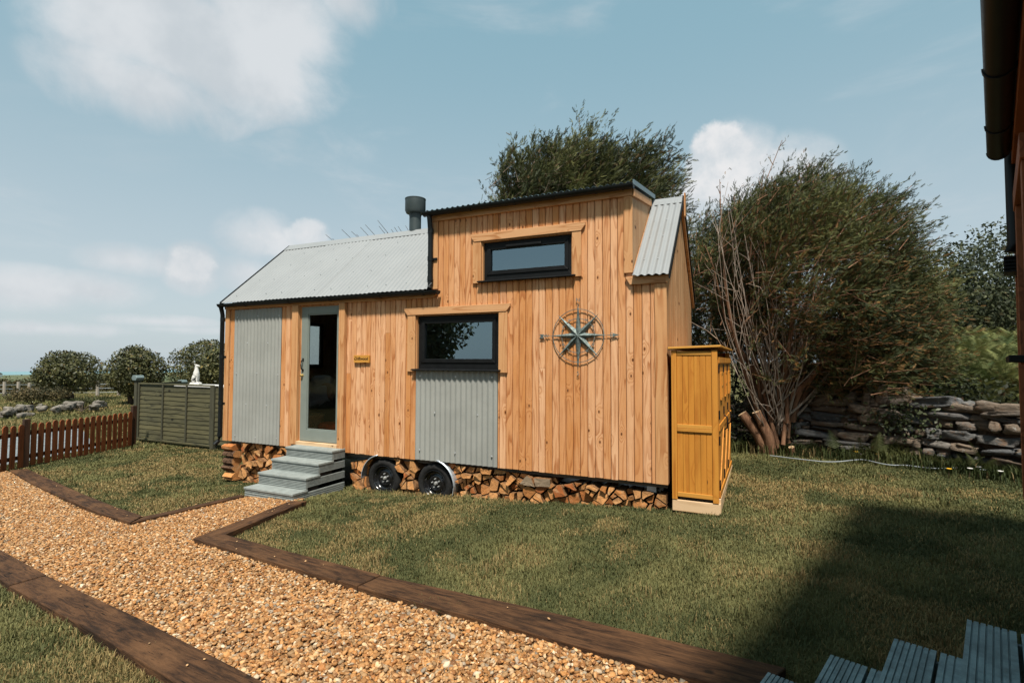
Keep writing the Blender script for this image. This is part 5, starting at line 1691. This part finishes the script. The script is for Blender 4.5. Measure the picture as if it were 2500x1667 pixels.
        cl = vnoise(p[None] * 1.7 + 3)[0]
        Cl.append(np.full(q, (cl - .30) * 1.2) + tt[:, 0] * .22); Lo.append(np.full(q, low_dead * np.clip((1.05 - q_) * 1.6, 0, 1)))
        if RNG.random() < .5: wood_.tube([tuple(p - ax * sl * .6 - Bz), tuple(p + ax * sl * .45 - Bz)], [.007, .002], 4, cap=False)
    wood_.build('trunk', M[mats[0]], root, smooth=True)
    P = np.concatenate(P); Dr = np.concatenate(Dr); Sc = np.concatenate(Sc); Cl = np.concatenate(Cl); Lo = np.concatenate(Lo)
    if cull is not None:
        k = cull(P); P, Dr, Sc, Cl, Lo = P[k], Dr[k], Sc[k], Cl[k], Lo[k]
    X, Y, Z = basis(Dr)
    V_, F_ = instance_np(SPV, SPF, P - Bz, X, Y, Z, Sc)
    pb = dead
    c = shade_cols(len(P), *cols, pb, Cl)
    lowm = RNG.random(len(P)) < Lo
    c[lowm] = np.array(cols[2]) * RNG.uniform(.7, 1.3, (lowm.sum(), 1))
    mesh_np('crown', V_, F_, M[mats[1]], np.repeat(c, len(SPV), 0), parent=root)
    return root


def broadleaf(name, label, base, blobs, nleaf, size, cols, mats=('bark_dark', 'leaf'), trunk=None, pb=.03, cat='tree', group=None, flat=.35, th=.10, inner=.5, nstem=5, lumpy=.5):
    """leaves spread through lumpy blobs; blobs = [(centre, radii)]"""
    root = thing(name, label, cat, base, group=group)
    Bz = np.array(base, float)
    w = np.array([r_[0] * r_[1] * r_[2] for c, r_ in blobs]) ** .7; w /= w.sum()
    P, Nn = [], []
    for (c, r_), wi in zip(blobs, w):
        n = int(nleaf * wi); d = rand_dirs(n)
        lump = 1 + lumpy * (vnoise(d * 2.6 + np.array(c)) - .5) + .22 * lumpy * (vnoise(d * 7.5 + np.array(c) * 2) - .5)
        rr = (RNG.random(n) ** inner); rr = 1 - (1 - rr) * .75
        P.append(np.array(c) + d * lump[:, None] * np.array(r_) * rr[:, None]); Nn.append(d)
    P = np.concatenate(P); Nn = np.concatenate(Nn)
    k = P[:, 2] > gz(P[:, 0], P[:, 1]) + .02; P, Nn = P[k], Nn[k]
    n = len(P)
    z = nrm(Nn * (1 - flat) + RNG.normal(0, .55, (n, 3)))
    x = nrm(np.cross(z, rand_dirs(n))); y = np.cross(z, x)
    sc_ = size * RNG.uniform(.6, 1.25, n)
    V_, F_ = instance_np(LEAFV, LEAFF, P - Bz, x, y, z, sc_)
    cl = (vnoise(P * 1.9 / max(.6, blobs[0][1][0] / 1.4)) - .25) * 1.2
    c = shade_cols(n, *cols, pb, cl)
    mb = MB()
    for i in range(nstem):
        c0, r0 = blobs[i % len(blobs)]
        e = np.array(c0) + np.array(r0) * RNG.uniform(-.5, .5, 3)
        s0 = Bz + np.array([RNG.normal(0, th * .6), RNG.normal(0, th * .6), -.05]); mid = (s0 + e) / 2 + RNG.normal(0, .1, 3) * r0[0]
        mb.tube([tuple(s0 - Bz), tuple(mid - Bz), tuple(e - Bz)], [th, th * .65, th * .25], 7)
    mb.build('trunk', M[mats[0]], root, smooth=True)
    mesh_np('crown', V_, F_, M[mats[1]], np.repeat(c, len(LEAFV), 0), parent=root)
    return root


CYP = ((.026, .036, .014), (.122, .126, .042), (.17, .09, .03))
CYP2 = ((.026, .036, .014), (.145, .146, .050), (.11, .07, .03))
Rv = np.array(CR); Fv = np.array(CF)
def at_depth(u, v, d):
    return np.array(CAM_P) + d * (Fv + Rv * ((u - 1250) / 1259.45) + np.array(CU) * ((833.5 - v) / 1259.45))
wind = nrm(Rv + np.array([0, 0, .35]))
# big cypress at the right, leaning over the wall
conifer('cypress_tree', 'large brown green cypress with bare fanned limbs leaning over the stone wall', (8.12, 3.05, gzf(8.12, 3.05)), tuple(at_depth(1975, 705, 8.0)), (1.55, 1.5, 1.62), 34, wind, CYP,
        spray=.088, bare=.45, dens=.8, pale=42, plumes=5600, lumpy=.75, bare_q=.27, left_bare=True, droop=.42, leaders=[tuple(at_depth(1905, 352, 7.9)), tuple(at_depth(1965, 405, 7.9)), tuple(at_depth(2225, 455, 8.3)), tuple(at_depth(2300, 570, 8.3)), tuple(at_depth(1760, 440, 8.2)), tuple(at_depth(2130, 470, 8.0)), tuple(at_depth(2060, 430, 8.0)), tuple(at_depth(1715, 600, 8.0)), tuple(at_depth(1860, 420, 7.8))], seed=1, front_bias=.5, twig=.46, trunk_r=.12, mats=('bark_red', 'leaf'), dead=.04, low_dead=.22)
# stubs of sawn limbs at its foot
# cypress behind the house
conifer('cypress_tree', 'dark windswept cypress rising behind the loft roof', (4.4, 6.1, gzf(4.4, 6.1)), tuple(at_depth(1425, 545, 12.2)), (2.2, 1.9, 1.75), 30, wind, CYP2, spray=.165, bare=.5, dens=.9, plumes=4200, bare_q=.30, droop=.16, lumpy=.85,
        leaders=[tuple(at_depth(1412, 285, 12)), tuple(at_depth(1440, 300, 12)), tuple(at_depth(1300, 335, 12)), tuple(at_depth(1330, 350, 12)), tuple(at_depth(1675, 395, 12.2)), tuple(at_depth(1620, 350, 12.2)), tuple(at_depth(1560, 325, 12)), tuple(at_depth(1195, 455, 12)), tuple(at_depth(1250, 400, 12)), tuple(at_depth(1660, 450, 12))], seed=2, twig=.62, trunk_r=.2, dead=.06, low_dead=.1,
        cull=lambda P: P[:, 2] > 1.5)
conifer('cypress_tree', 'slim cypress between the house gable and the large cypress', (7.25, 4.9, gzf(7.25, 4.9)), tuple(at_depth(1745, 745, 9.8)), (.85, .8, 1.75), 20, wind, CYP, spray=.12, bare=.40, dens=.8, plumes=900,
        leaders=[tuple(at_depth(1720, 520, 9.8)), tuple(at_depth(1690, 560, 9.8)), tuple(at_depth(1700, 700, 9.6))], seed=3, twig=.45, trunk_r=.09, dead=.10, low_dead=.3)
# rounded evergreen shrubs at left
SHR = ((.036, .042, .018), (.135, .130, .050), (.16, .105, .035))
def shrub(label, u0, u1, vt, vb, d, n=7500, cols=SHR, size=.115, drop=.3):
    c = at_depth((u0 + u1) / 2, (vt + vb) / 2, d); r_ = (u1 - u0) / 2 / 1259 * d; h = (vb - vt) / 2 / 1259 * d
    b = (c[0], c[1], gzf(c[0], c[1]))
    c2 = (c[0], c[1], c[2] + h * .0)
    broadleaf('evergreen_shrub', label, b, [(tuple(c2), (r_, r_, h)), (tuple(np.array(c2) + Rv * RNG.uniform(-.5, .5) * r_ + np.array([0, 0, -.25 * h])), (r_ * .72, r_ * .72, h * .62)), (tuple(np.array(c2) + Rv * RNG.uniform(-.3, .3) * r_ + np.array([0, 0, .42 * h])), (r_ * .6, r_ * .6, h * .64))], n, size, cols, ('bark_dark', 'leaf_gloss'), pb=.04, cat='shrub', group='rounded evergreen shrubs', th=.12, inner=.3, lumpy=.20)
shrub('wide dome shaped evergreen shrub, leftmost of the rounded row', 102, 246, 858, 962, 22, 9000)
shrub('round evergreen shrub directly behind the left fence post cap', 272, 398, 846, 968, 21, 9000)
shrub('tall round evergreen shrub behind the dog statue', 418, 600, 832, 965, 22, 10000)
shrub('small yellow green rounded shrub beside the house downpipe', 488, 580, 853, 945, 19, 4000, ((.045, .052, .022), (.16, .15, .055), (.2, .15, .04)))
# scrub hedge beyond the wire fence
bl = []
for k in range(9):
    c = at_depth(-80 + k * 44, 946 + RNG.uniform(-6, 6), 31 + RNG.uniform(-1, 2)); bl.append((tuple(c), (1.3, 1.1, RNG.uniform(.6, .85))))
hb_ = broadleaf('scrub_hedge', 'dark gorse hedge beyond the wire fence at far left', (-33, 9, gzf(-33, 9)), bl, 9000, .14, ((.030, .030, .014), (.10, .082, .032), (.14, .09, .035)), cat='hedge', th=.05, nstem=9)
bl = []
for k in range(4):
    c = at_depth(165 + k * 24, 982 - k * 2, 19.5); bl.append((tuple(c), (.42, .4, .13)))
broadleaf('low_scrub', 'low scrub growing round the foot of the left shrubs', tuple(at_depth(200, 1000, 17.5)), bl, 1800, .06, ((.04, .05, .02), (.12, .12, .05), (.14, .10, .05)), cat='scrub', th=.02)
bl = [(tuple(at_depth(50 + k * 28, 962 + RNG.uniform(-4, 4), 19)), (.55, .5, .26)) for k in range(4)]
broadleaf('low_scrub', 'brown tipped scrub growing above the tumbled stones', tuple(at_depth(80, 985, 19)), bl, 3000, .08, ((.035, .035, .016), (.13, .10, .045), (.16, .11, .06)), cat='scrub', th=.02)
# broadleaf trees behind at right
BL = ((.022, .030, .016), (.080, .090, .042), (.07, .06, .03))
for (lb, u, v, d, rr, hz) in (('dark broadleaf tree in the background beside the right building', 2440, 690, 17, 2.0, 1.9), ('grey green broadleaf tree in the background right of the large cypress', 2330, 745, 16, 1.7, 1.9), ('low broadleaf tree in the background half hidden by the large cypress', 2180, 770, 16, 2.0, 1.6)):
    c = at_depth(u, v, d)
    broadleaf('broadleaf_tree', lb, (c[0], c[1], gzf(c[0], c[1])), [(tuple(c), (rr, rr, hz)), (tuple(c + np.array([.9, .2, -.9])), (1.4, 1.4, 1.3)), (tuple(c + np.array([-.9, -.3, -.8])), (1.3, 1.2, 1.2)), (tuple(c + np.array([0, -.4, -1.9])), (1.9, 1.4, 1.1))], 15000, .13, BL, group='background broadleaf trees', th=.16, lumpy=.9, inner=.4)
bl = [((7.6 + k * .55, 4.3 + .12 * math.sin(k * 2.1), .45 + .25 * math.sin(k * 1.7)), (.55, .45, .85)) for k in range(7)]
broadleaf('undergrowth', 'dark undergrowth filling the gap behind the large cypress', (8.6, 4.3, gzf(8.6, 4.3)), bl, 7000, .085, ((.014, .019, .009), (.040, .046, .018), (.05, .03, .015)), cat='bush', th=.03, nstem=7)
# sprigs of a thin tree above the low roof
sp = thing('thin_tree', 'thin bare twigged tree showing above the low roof ridge', 'tree', (2.0, 5.2, gzf(2.0, 5.2)))
Bz = np.array(sp.location)
mb = MB(); Lp = []
tips = [(795, 573, 1), (812, 583, 1), (834, 560, 0), (858, 565, 0), (870, 572, 0), (880, 555, 0), (892, 549, 0), (922, 538, 0), (925, 552, 0), (945, 568, 1), (955, 560, 1), (963, 555, 1), (972, 553, 1), (990, 551, 1), (985, 565, 1), (825, 585, 1)]
for u, v, lf in tips:
    e = at_depth(u, v, 10.6); s_ = Bz + np.array([RNG.normal(0, .1), RNG.normal(0, .1), 1.2]); mid = (s_ + e) / 2 + np.array([0, 0, .35])
    n_ = 8; ts = np.linspace(0, 1, n_)[:, None]
    pts = (1 - ts) ** 2 * s_ + 2 * ts * (1 - ts) * mid + ts ** 2 * e
    mb.tube([tuple(p - Bz) for p in pts], list(np.linspace(.02, .004, n_)), 5)
    for q in range(3):
        p = pts[-2] * (1 - q * .3) + pts[-3] * q * .3; e2 = p + nrm(RNG.normal(size=3) + wind) * .18
        mb.tube([tuple(p - Bz), tuple(e2 - Bz)], [.004, .002], 4)
        if lf: Lp += [p + RNG.normal(0, .045, 3) for _ in range(10)] + [e2 + RNG.normal(0, .035, 3) for _ in range(6)]
mb.tube([(0, 0, -.1), (0, 0, 1.25)], [.07, .05], 7)
mb.build('trunk', M['bark_dark'], sp, smooth=True)
Lp = np.array(Lp); X, Y, Z = basis(rand_dirs(len(Lp)))
V_, F_ = instance_np(LEAFV, LEAFF, Lp - Bz, X, Y, Z, .07 * RNG.uniform(.6, 1.2, len(Lp)))
mesh_np('crown', V_, F_, M['leaf'], np.repeat(shade_cols(len(Lp), (.06, .06, .025), (.18, .15, .05), (.15, .1, .04), .1, RNG.random(len(Lp))), 4, 0), parent=sp)
# tree on the garden side that shows in the window reflection
broadleaf('garden_tree', 'broad dark tree mirrored in the lower window glass', (-8.5, -15.5, gzf(-8.5, -15.5)), [((-10.5, -15.5, 3.6), (4.2, 3.5, 3.4)), ((-7.2, -15.2, 2.4), (2.3, 2.2, 1.9)), ((-14, -14.5, 3), (3.5, 3, 2.8)), ((-9.0, -15.5, 5.2), (2.6, 2.2, 1.8))], 42000, .30, BL, th=.35, lumpy=.9, inner=.5)

# bracken on the bank behind the wall
def make_frond():
    V_, F_ = [], []
    def quad(a, b, c): o = len(V_); V_.extend([a, b, c]); F_.append((o, o + 1, o + 2))
    n = 13
    for i in range(n):
        t = .22 + .78 * i / n
        zc = .10 * math.sin(t * 2.6); L = .34 * (1 - (t - .22) / .80) + .02
        for s in (-1, 1):
            quad((t - .012, 0, zc), (t + .034, 0, zc), (t + .07 + L * .25, s * L, zc - .06 * L))
            quad((t + L * .1, s * L * .35, zc), (t + .055 + L * .12, s * L * .45, zc), (t + .085 + L * .1, s * L * .40, zc - .01))
    quad((0, -.006, 0), (0, .006, 0), (1, 0, .05))
    return np.array(V_, float), np.array(F_)
FRV, FRF = make_frond()
def fronds(name, P, size, cols, label, kind=None, cat='bracken', up=(.15, .8), spread=1.0):
    n = len(P)
    az = RNG.uniform(0, 2 * math.pi, n); el = RNG.uniform(*up, n)
    d = np.stack([np.cos(az) * np.cos(el), np.sin(az) * np.cos(el), np.sin(el)], 1)
    y = nrm(np.cross(np.tile([0, 0, 1.0], (n, 1)), d)); z = np.cross(d, y)
    sc_ = size * RNG.uniform(.6, 1.2, n)
    V_, F_ = instance_np(FRV, FRF, P, d, y, z, sc_)
    cl = (vnoise(P * 1.1) - .2) * 1.2
    ob = mesh_np(name, V_, F_, M['leaf'], np.repeat(shade_cols(n, *cols, .06, cl), len(FRV), 0))
    tag(ob, label, cat, kind=kind); return ob
n = 6500
uu = RNG.uniform(2080, 2620, n); dd = RNG.uniform(8.4, 13.0, n)
P = np.stack([at_depth(u, 900, d) for u, d in zip(uu, dd)])
P[:, 2] = gz(P[:, 0], P[:, 1]) + RNG.uniform(.25, 1.0, n) ** .7 * (.75 + .11 * (dd - 8.4)) * 1.25 
fronds('bracken', P, .33, ((.050, .072, .024), (.19, .19, .065), (.17, .11, .04)), 'tall yellow green bracken covering the bank behind the stone wall', 'stuff')
n = 60
ss_ = RNG.uniform(1.8, WLEN - .3, n); P = []
for s in ss_:
    x, y, a = wall_pt(s); P.append((x - .1 + RNG.normal(0, .1), y - .28 + RNG.normal(0, .06), gzf(x, y) + .04))
fronds('fern', np.array(P), .30, ((.030, .042, .016), (.09, .10, .035), (.10, .06, .03)), 'low ferns growing along the foot of the stone wall', 'stuff', 'fern', (.3, 1.2))
# ivy and scrub over the wall's shaded left half
P = []
for s in np.concatenate([RNG.uniform(4.0, WLEN, 2600), RNG.normal(2.75, .22, 350), RNG.normal(.55, .15, 150)]):
    x, y, a = wall_pt(s); n_ = np.array([math.sin(a), -math.cos(a)])
    if n_ @ (np.array(CAM_P)[:2] - np.array([x, y])) < 0: n_ = -n_
    P.append((x + n_[0] * RNG.uniform(.1, .22), y + n_[1] * RNG.uniform(.1, .22), gzf(x, y) + (RNG.uniform(.0, .9) if s > 4 else RNG.normal(.55, .12))))
P = np.array(P); k = vnoise(P * 3.1) > .42; P = P[k]; n = len(P)
z = nrm(np.array([.1, -.9, .3]) + RNG.normal(0, .5, (n, 3))); x = nrm(np.cross(z, rand_dirs(n))); y = np.cross(z, x)
V_, F_ = instance_np(LEAFV, LEAFF, P, x, y, z, .055 * RNG.uniform(.5, 1.3, n))
ivy = mesh_np('ivy', V_, F_, M['leaf_gloss'], np.repeat(shade_cols(n, (.020, .030, .013), (.065, .075, .03), (.08, .05, .02), .05, RNG.random(n)), 4, 0))
tag(ivy, 'dark ivy patches clinging to the stone wall', 'ivy', kind='stuff')
# sawn stubs at the foot of the large cypress
for k, (dx, dy, h, r_, lean, lbl) in enumerate(((-.48, -.16, .62, .075, (-.34, -.05), 'thick sawn stub with a pale cut end left of the large cypress base'), (-.33, -.20, .66, .07, (-.20, -.08), 'second sawn stub close to the large cypress base'), (.20, -.24, .18, .045, (.06, -.06), 'short sawn stub low at the front of the large cypress base'))):
    st = MB(); b0 = (8.12 + dx * .35, 3.05 + dy, gzf(8.12, 3.05) - .05); e = (b0[0] + lean[0], b0[1] + lean[1], b0[2] + h)
    st.tube([b0, ((b0[0] + e[0]) / 2 + .05, (b0[1] + e[1]) / 2, (b0[2] + e[2]) / 2), e], [r_ * 1.15, r_ * 1.05, r_ * .9], 10, 0)
    st.mi[-1] = 1
    tag(st.build('tree_stub', [M['bark_red'], M['plinth']], None, auto=50), lbl, 'stump')
# pale cable along the foot of the wall
cab_pts = [(7.97, 2.585), (8.355, 2.28), (8.672, 2.185), (8.98, 2.44), (9.066, 2.42), (9.273, 2.15), (9.454, 2.2), (9.593, 2.106), (9.739, 2.064), (9.952, 2.14), (10.147, 2.044), (10.253, 1.93), (10.455, 1.912), (11, 1.7)]
cu = bpy.data.curves.new('cable', 'CURVE'); cu.dimensions = '3D'; cu.bevel_depth = .0065; cu.bevel_resolution = 2
s_ = cu.splines.new('NURBS'); s_.points.add(len(cab_pts) - 1); s_.use_endpoint_u = True; s_.order_u = 3
for pnt, (x, y) in zip(s_.points, cab_pts): pnt.co = (x, y, gzf(x, y) + .045 + RNG.uniform(-.012, .016), 1)
cu.materials.append(M['cable']); co = bpy.data.objects.new('cable', cu); COL.objects.link(co); co = to_mesh(co); tag(co, 'pale cable trailing over the grass below the stone wall', 'cable')
# small yellow and white wild flowers near the wall
for k, (x, y, c) in enumerate(((9.0, 2.62, 'y'), (9.22, 2.5, 'y'), (9.75, 1.75, 'y'), (10.18, 1.70, 'w'), (10.05, 1.88, 'w'), (9.95, 1.80, 'w'), (10.36, 1.62, 'w'))):
    z = gzf(x, y)
    mb = MB().tube([(0, 0, 0), (.01, 0, .10)], .003, 4, 1).lathe([(.0001, .10), (.010, .104), (.026, .112), (.026, .115), (.0001, .112)], (.01, 0, 0), 'z', 9)
    ob = mb.build('wild_flower', [plain('yellow_petals', (.75, .42, .03), .6) if c == 'y' else M['white_wall'], M['soil']]); ob.location = (x, y, z)
    tag(ob, 'small yellow flower in the grass below the stone wall' if c == 'y' else 'small white daisy in the grass below the stone wall', 'flower', 'wild flowers by the wall')

# ------------------------------------------------------------------ neighbouring building and its steps
dirv = Vector((.3127, .9498, 0)); nrt = Vector((.9498, -.3127, 0))
org = CAM_P + dirv * 4.75 + nrt * .14; org.z = .42
MXB = Matrix((-dirv, nrt, Vector((0, 0, 1)))).transposed().to_4x4(); MXB.translation = org
nb_ = thing('neighbouring_cabin', 'red brown timber cabin at the right picture edge with black gutter', 'cabin'); nb_.matrix_world = MXB
XS, XE, HT, HM = .72, 6.6, 2.42, 2.0
mb = MB()
for a, b, z0, z1 in cut_cols(0.0, XS, lambda x: (0, HT), [], .083, .004): board_v(mb, a, b, z0, z1)
for a, b, z0, z1 in cut_cols(XS, XE, lambda x: (0, HM), [(2.25, 3.15, 0, 1.95), (1.05, 1.75, .9, 1.68)], .083, .004): board_v(mb, a, b, z0, z1)
mb.build('wall', M['red_wall'], nb_)
MB().box(.02, XS, .024, 2.4, -.0, HT).box(XS, 1.05, .024, 2.4, 0, HM).box(1.05, 1.75, .2, 2.4, 0, HM).box(1.75, 2.25, .024, 2.4, 0, HM).box(2.25, 3.15, .1, 2.4, 0, HM).box(3.15, XE, .024, 2.4, 0, HM).build('wall_lining', M['dark'], nb_)
mb = MB()
for i in range(30):
    a, b = 2.4 * i / 30 + .0015, 2.4 * (i + 1) / 30 - .0015
    mb.box(-.022, -.001, a, b, 0, HM + .9 * min(a, 2.4 - b) if a > .4 else HT)
mb.build('gable_wall', M['red_wall'], nb_)
mb = MB(); mb.prism([(-.09, HM + .08), (1.2, HM + 1.18), (2.6, HM + .0), (2.6, HM - .05), (1.2, HM + 1.13), (-.09, HM + .03)], XS + .01, XE + .05, axis='x'); mb.prism([(-.05, HT + .06), (1.2, HM + 1.18), (2.6, HM), (2.6, HM - .05), (1.2, HM + 1.13), (-.05, HT + .01)], -.05, XS + .009, axis='x')
mb.build('roof', M['roof'], nb_)
def ntrim(name, polys, mat, y0, y1):
    mb = MB()
    for p in polys: mb.prism(p, y0, y1)
    return mb.build(name, mat, nb_, bevel=.003)
ntrim('corner_board', [rect(-.024, .10, 0, HT)], M['red_trim'], -.030, -.001)
ntrim('fascia', [[(XS - .10, HM), (XE, HM), (XE, HM + .09), (XS - .17, HM + .09), (XS - .17, HM + .05)]], M['red_trim'], -.045, -.001)
sr = ntrim('window_surround', [rect(.90, 1.90, 1.68, 1.78)], M['red_trim'], -.05, -.001)
for x_ in (.93, 1.75):
    MB().prism(rect(x_, x_ + .12, .86, 1.679), -.045, -.001).build('side_board', M['red_trim'], sr, bevel=.003)
wv = MB(); wv.prism([(1.051, .90), (1.749, .90), (1.69, .96), (1.11, .96)], .03, .08).prism([(1.051, 1.679), (1.11, 1.62), (1.69, 1.62), (1.749, 1.679)], .03, .08).prism([(1.051, .90), (1.11, .96), (1.11, 1.62), (1.051, 1.679)], .03, .08).prism([(1.749, .90), (1.749, 1.679), (1.69, 1.62), (1.69, .96)], .03, .08)
wv = wv.build('window', M['black'], nb_)
MB().box(1.112, 1.688, .05, .056, .962, 1.618).build('pane', M['glass'], wv)
MB().box(1.0, 1.80, -.10, .03, .87, .8995).build('sill', M['black'], wv, bevel=.004)
half_gutter('gutter', XS + .02, XE + .02, -.098, HM + .075, .050, nb_, M['gutter'], (1.2, 1.9, 2.6))
mb = MB(); mb.tube([(XS - .06, -.05, HT - .05), (XS - .06, -.045, HM + .1), (XS - .06, -.045, 1.55), (XS - .06, -.06, 1.50)], .03, 12); mb.build('downpipe', M['gutter'], nb_, auto=40)
mb = MB()
for k in range(5): mb.box(.06, .26, -.085, -.0305, 1.44 + k * .022, 1.453 + k * .022)
mb.box(.06, .26, -.0304, -.002, 1.42, 1.56); mb.build('vent_hood', M['black'], nb_)
MB().box(.3, XE - .1, .3, 2.2, -.5, -.02).build('chassis', M['dark'], nb_)
MB().box(2.27, 3.13, .02, .06, .02, 1.94).build('door', M['door'], nb_)

ds = thing('deck_steps', 'worn blue grey grooved decking steps in the bottom right corner', 'steps'); ds.matrix_world = MXB
x_far = 4.75 - 2.45
for k, (yo, zt) in enumerate(((-.757, -.062), (-.516, .106), (-.305, .245), (-.095, .385))):
    n0 = yo - .14; ztl = zt - .42
    run = .245 if k < 3 else .26
    for q, (wa, wb) in enumerate(((0, .125), (.136, run))):
        w = wb - wa; g = 7 if q == 0 else 5
        prof = [(n0 + wa, ztl - .03)]
        for i in range(g):
            a = n0 + wa + w * i / g; b = n0 + wa + w * (i + 1) / g
            prof += [(a + .0005, ztl), (b - .0045, ztl)] + ([(b - .004, ztl - .006), (b - .0005, ztl - .006)] if i < g - 1 else [(b, ztl)])
        prof += [(n0 + wb, ztl - .03)]
        mb = MB(); mb.prism(prof, x_far + random.uniform(-.004, .004), x_far + .95, axis='x')
        mb.build('tread', M['deck_blue'], ds)
    MB().box(x_far + .02, x_far + .93, n0 + .012, n0 + .03, ztl - .17, ztl - .031).build('riser', M['deck_blue'], ds)
    MB().box(x_far + .012, x_far + .03, n0 + .031, -.06, ztl - .15, ztl - .032).build('side_board', M['deck_blue'], ds)

# ------------------------------------------------------------------ lawn blades
def blades(N_, xr, yr, hmin, hmax, dens_fn, name, label, accept=None, wide=1.0, cat='grass', bend=.95, cols=None):
    xs = RNG.uniform(*xr, N_); ys = RNG.uniform(*yr, N_)
    P = np.stack([xs, ys, gz(xs, ys)], 1)
    d = np.linalg.norm(P - np.array(CAM_P), axis=1)
    k = in_view(P, 1.6) & (RNG.random(N_) < dens_fn(d)) & ~in_poly(xs, ys, PATH) & ~in_poly(xs, ys, DRIVE)
    k &= ~((xs > .0) & (xs < 6.95) & (ys > .06) & (ys < 2.6)) & ~((xs > 6.96) & (xs < 7.46) & (ys > -.03) & (ys < 1.95)) & ~((xs > 1.66) & (xs < 2.54) & (ys > -.9) & (ys < .1))
    if accept is not None: k &= accept(xs, ys)
    P = P[k]; d = d[k]; n = len(P)
    patch = vnoise(P * np.array([1.5, 1.5, 0]) + 5) * .6 + vnoise(P * np.array([6, 6, 0]) + 9) * .4
    h = RNG.uniform(hmin, hmax, n) * (.65 + .7 * patch)
    w = np.clip(.00062 * d, .0017, .010) * wide * RNG.uniform(.7, 1.3, n)
    az = RNG.uniform(0, 2 * math.pi, n); lean = RNG.uniform(.15, 1.0, n) ** 1.3 * bend
    dirh = np.stack([np.cos(az), np.sin(az), np.zeros(n)], 1); side = np.stack([-np.sin(az), np.cos(az), np.zeros(n)], 1)
    a = P - side * w[:, None]; b = P + side * w[:, None]
    midp = P + dirh * (h * lean * .35)[:, None]; midp[:, 2] += h * .62
    t = P + dirh * (h * lean)[:, None]; t[:, 2] += h * (1 - lean * .3)
    m1 = midp - side * (w * .8)[:, None]; m2 = midp + side * (w * .8)[:, None]
    V_ = np.stack([a, b, m2, m1, t], 1).reshape(-1, 3)
    base = np.array([(0, 1, 2), (0, 2, 3), (3, 2, 4)]); F_ = (base[None] + (np.arange(n) * 5)[:, None, None]).reshape(-1, 3)
    c0 = cols or ((.080, .090, .037), (.195, .185, .076), (.31, .23, .10))
    dry = vnoise(P * np.array([.9, .9, 0]) + 21) * .55 + vnoise(P * np.array([3.7, 3.7, 0]) + 2) * .45
    tt = np.clip((patch - .33) * 2.1 + RNG.normal(0, .13, n), 0, 1)[:, None]
    c = np.array(c0[0]) * (1 - tt) + np.array(c0[1]) * tt
    pd = np.clip((dry - .46) * 3.4, .03, .8)
    k = RNG.random(n) < pd
    c[k] = np.array(c0[2]) * RNG.uniform(.6, 1.15, (k.sum(), 1))
    ob = mesh_np(name, V_, F_, M['blade'], np.repeat(c, 5, 0)); tag(ob, label, cat, kind='stuff'); return ob
blades(2700000, (-6.5, 12.5), (-5.2, 3.6), .016, .036, lambda d: np.clip((3.2 / d) ** 1.25, .16, 1) , 'lawn_grass', 'short mown lawn with dry straw patches')
blades(260000, (-26, -4.6), (-6, 16), .05, .10, lambda d: np.clip((10 / d) ** 1.2, .1, 1), 'far_lawn_grass', 'mown grass slope beyond the picket fence', wide=1.25, cols=((.10, .105, .04), (.20, .185, .075), (.31, .235, .105)))
def tufts(xs, ys):
    return vnoise(np.stack([xs * 4.2, ys * 4.2, np.full(len(xs), 3.3)], 1)) * .7 + vnoise(np.stack([xs * 13, ys * 13, np.full(len(xs), 8.3)], 1)) * .3 > .665
blades(700000, (-6, 12), (-5.2, 3.2), .040, .075, lambda d: np.clip((3.2 / d) ** 1.1, .15, 1) * .9, 'grass_tufts', 'longer darker tufts scattered through the mown lawn', tufts, 1.15, bend=.8, cols=((.066, .076, .030), (.160, .158, .064), (.30, .22, .10)))
def near_wall(xs, ys):
    d = np.full(len(xs), 9.0)
    for s in np.arange(0, WLEN, .1):
        x, y, a = wall_pt(s); d = np.minimum(d, np.hypot(xs - x, ys - y + .1))
    return (d < .48) & (RNG.random(len(xs)) < np.clip(1.2 - d * 2.2, 0, 1)) & (ys < 3.4)
blades(60000, (5, 12), (.8, 4), .10, .24, lambda d: np.ones(len(d)), 'rough_grass', 'long rough grass along the foot of the stone wall', near_wall, 1.1, cols=((.035, .048, .016), (.10, .105, .036), (.18, .13, .06)))
def sleeper_edge(xs, ys):
    k = np.zeros(len(xs), bool)
    for (a, b) in (((-1.0, -3.19), (5.9, -4.16)), ((3.14, -2.2), (5.3, -2.54)), ((5.3, -2.54), (7.9, -2.84)), ((-2.1, -1.27), (1.4, -1.98)), ((.3, -.02), (1.65, -.02)), ((2.56, .0), (6.95, .0)), ((6.98, -.06), (7.46, -.06)), ((7.50, 0), (7.52, 1.95))):
        a, b = np.array(a), np.array(b); ab = b - a
        t = np.clip(((xs - a[0]) * ab[0] + (ys - a[1]) * ab[1]) / (ab @ ab), 0, 1)
        k |= np.hypot(xs - a[0] - ab[0] * t, ys - a[1] - ab[1] * t) < .055
    return k
blades(900000, (-3, 8), (-5, 2.2), .030, .062, lambda d: np.clip((3.2 / d), .2, 1) * .55, 'edge_grass', 'longer uncut grass along sleepers, steps and log stack', sleeper_edge, 1.0)
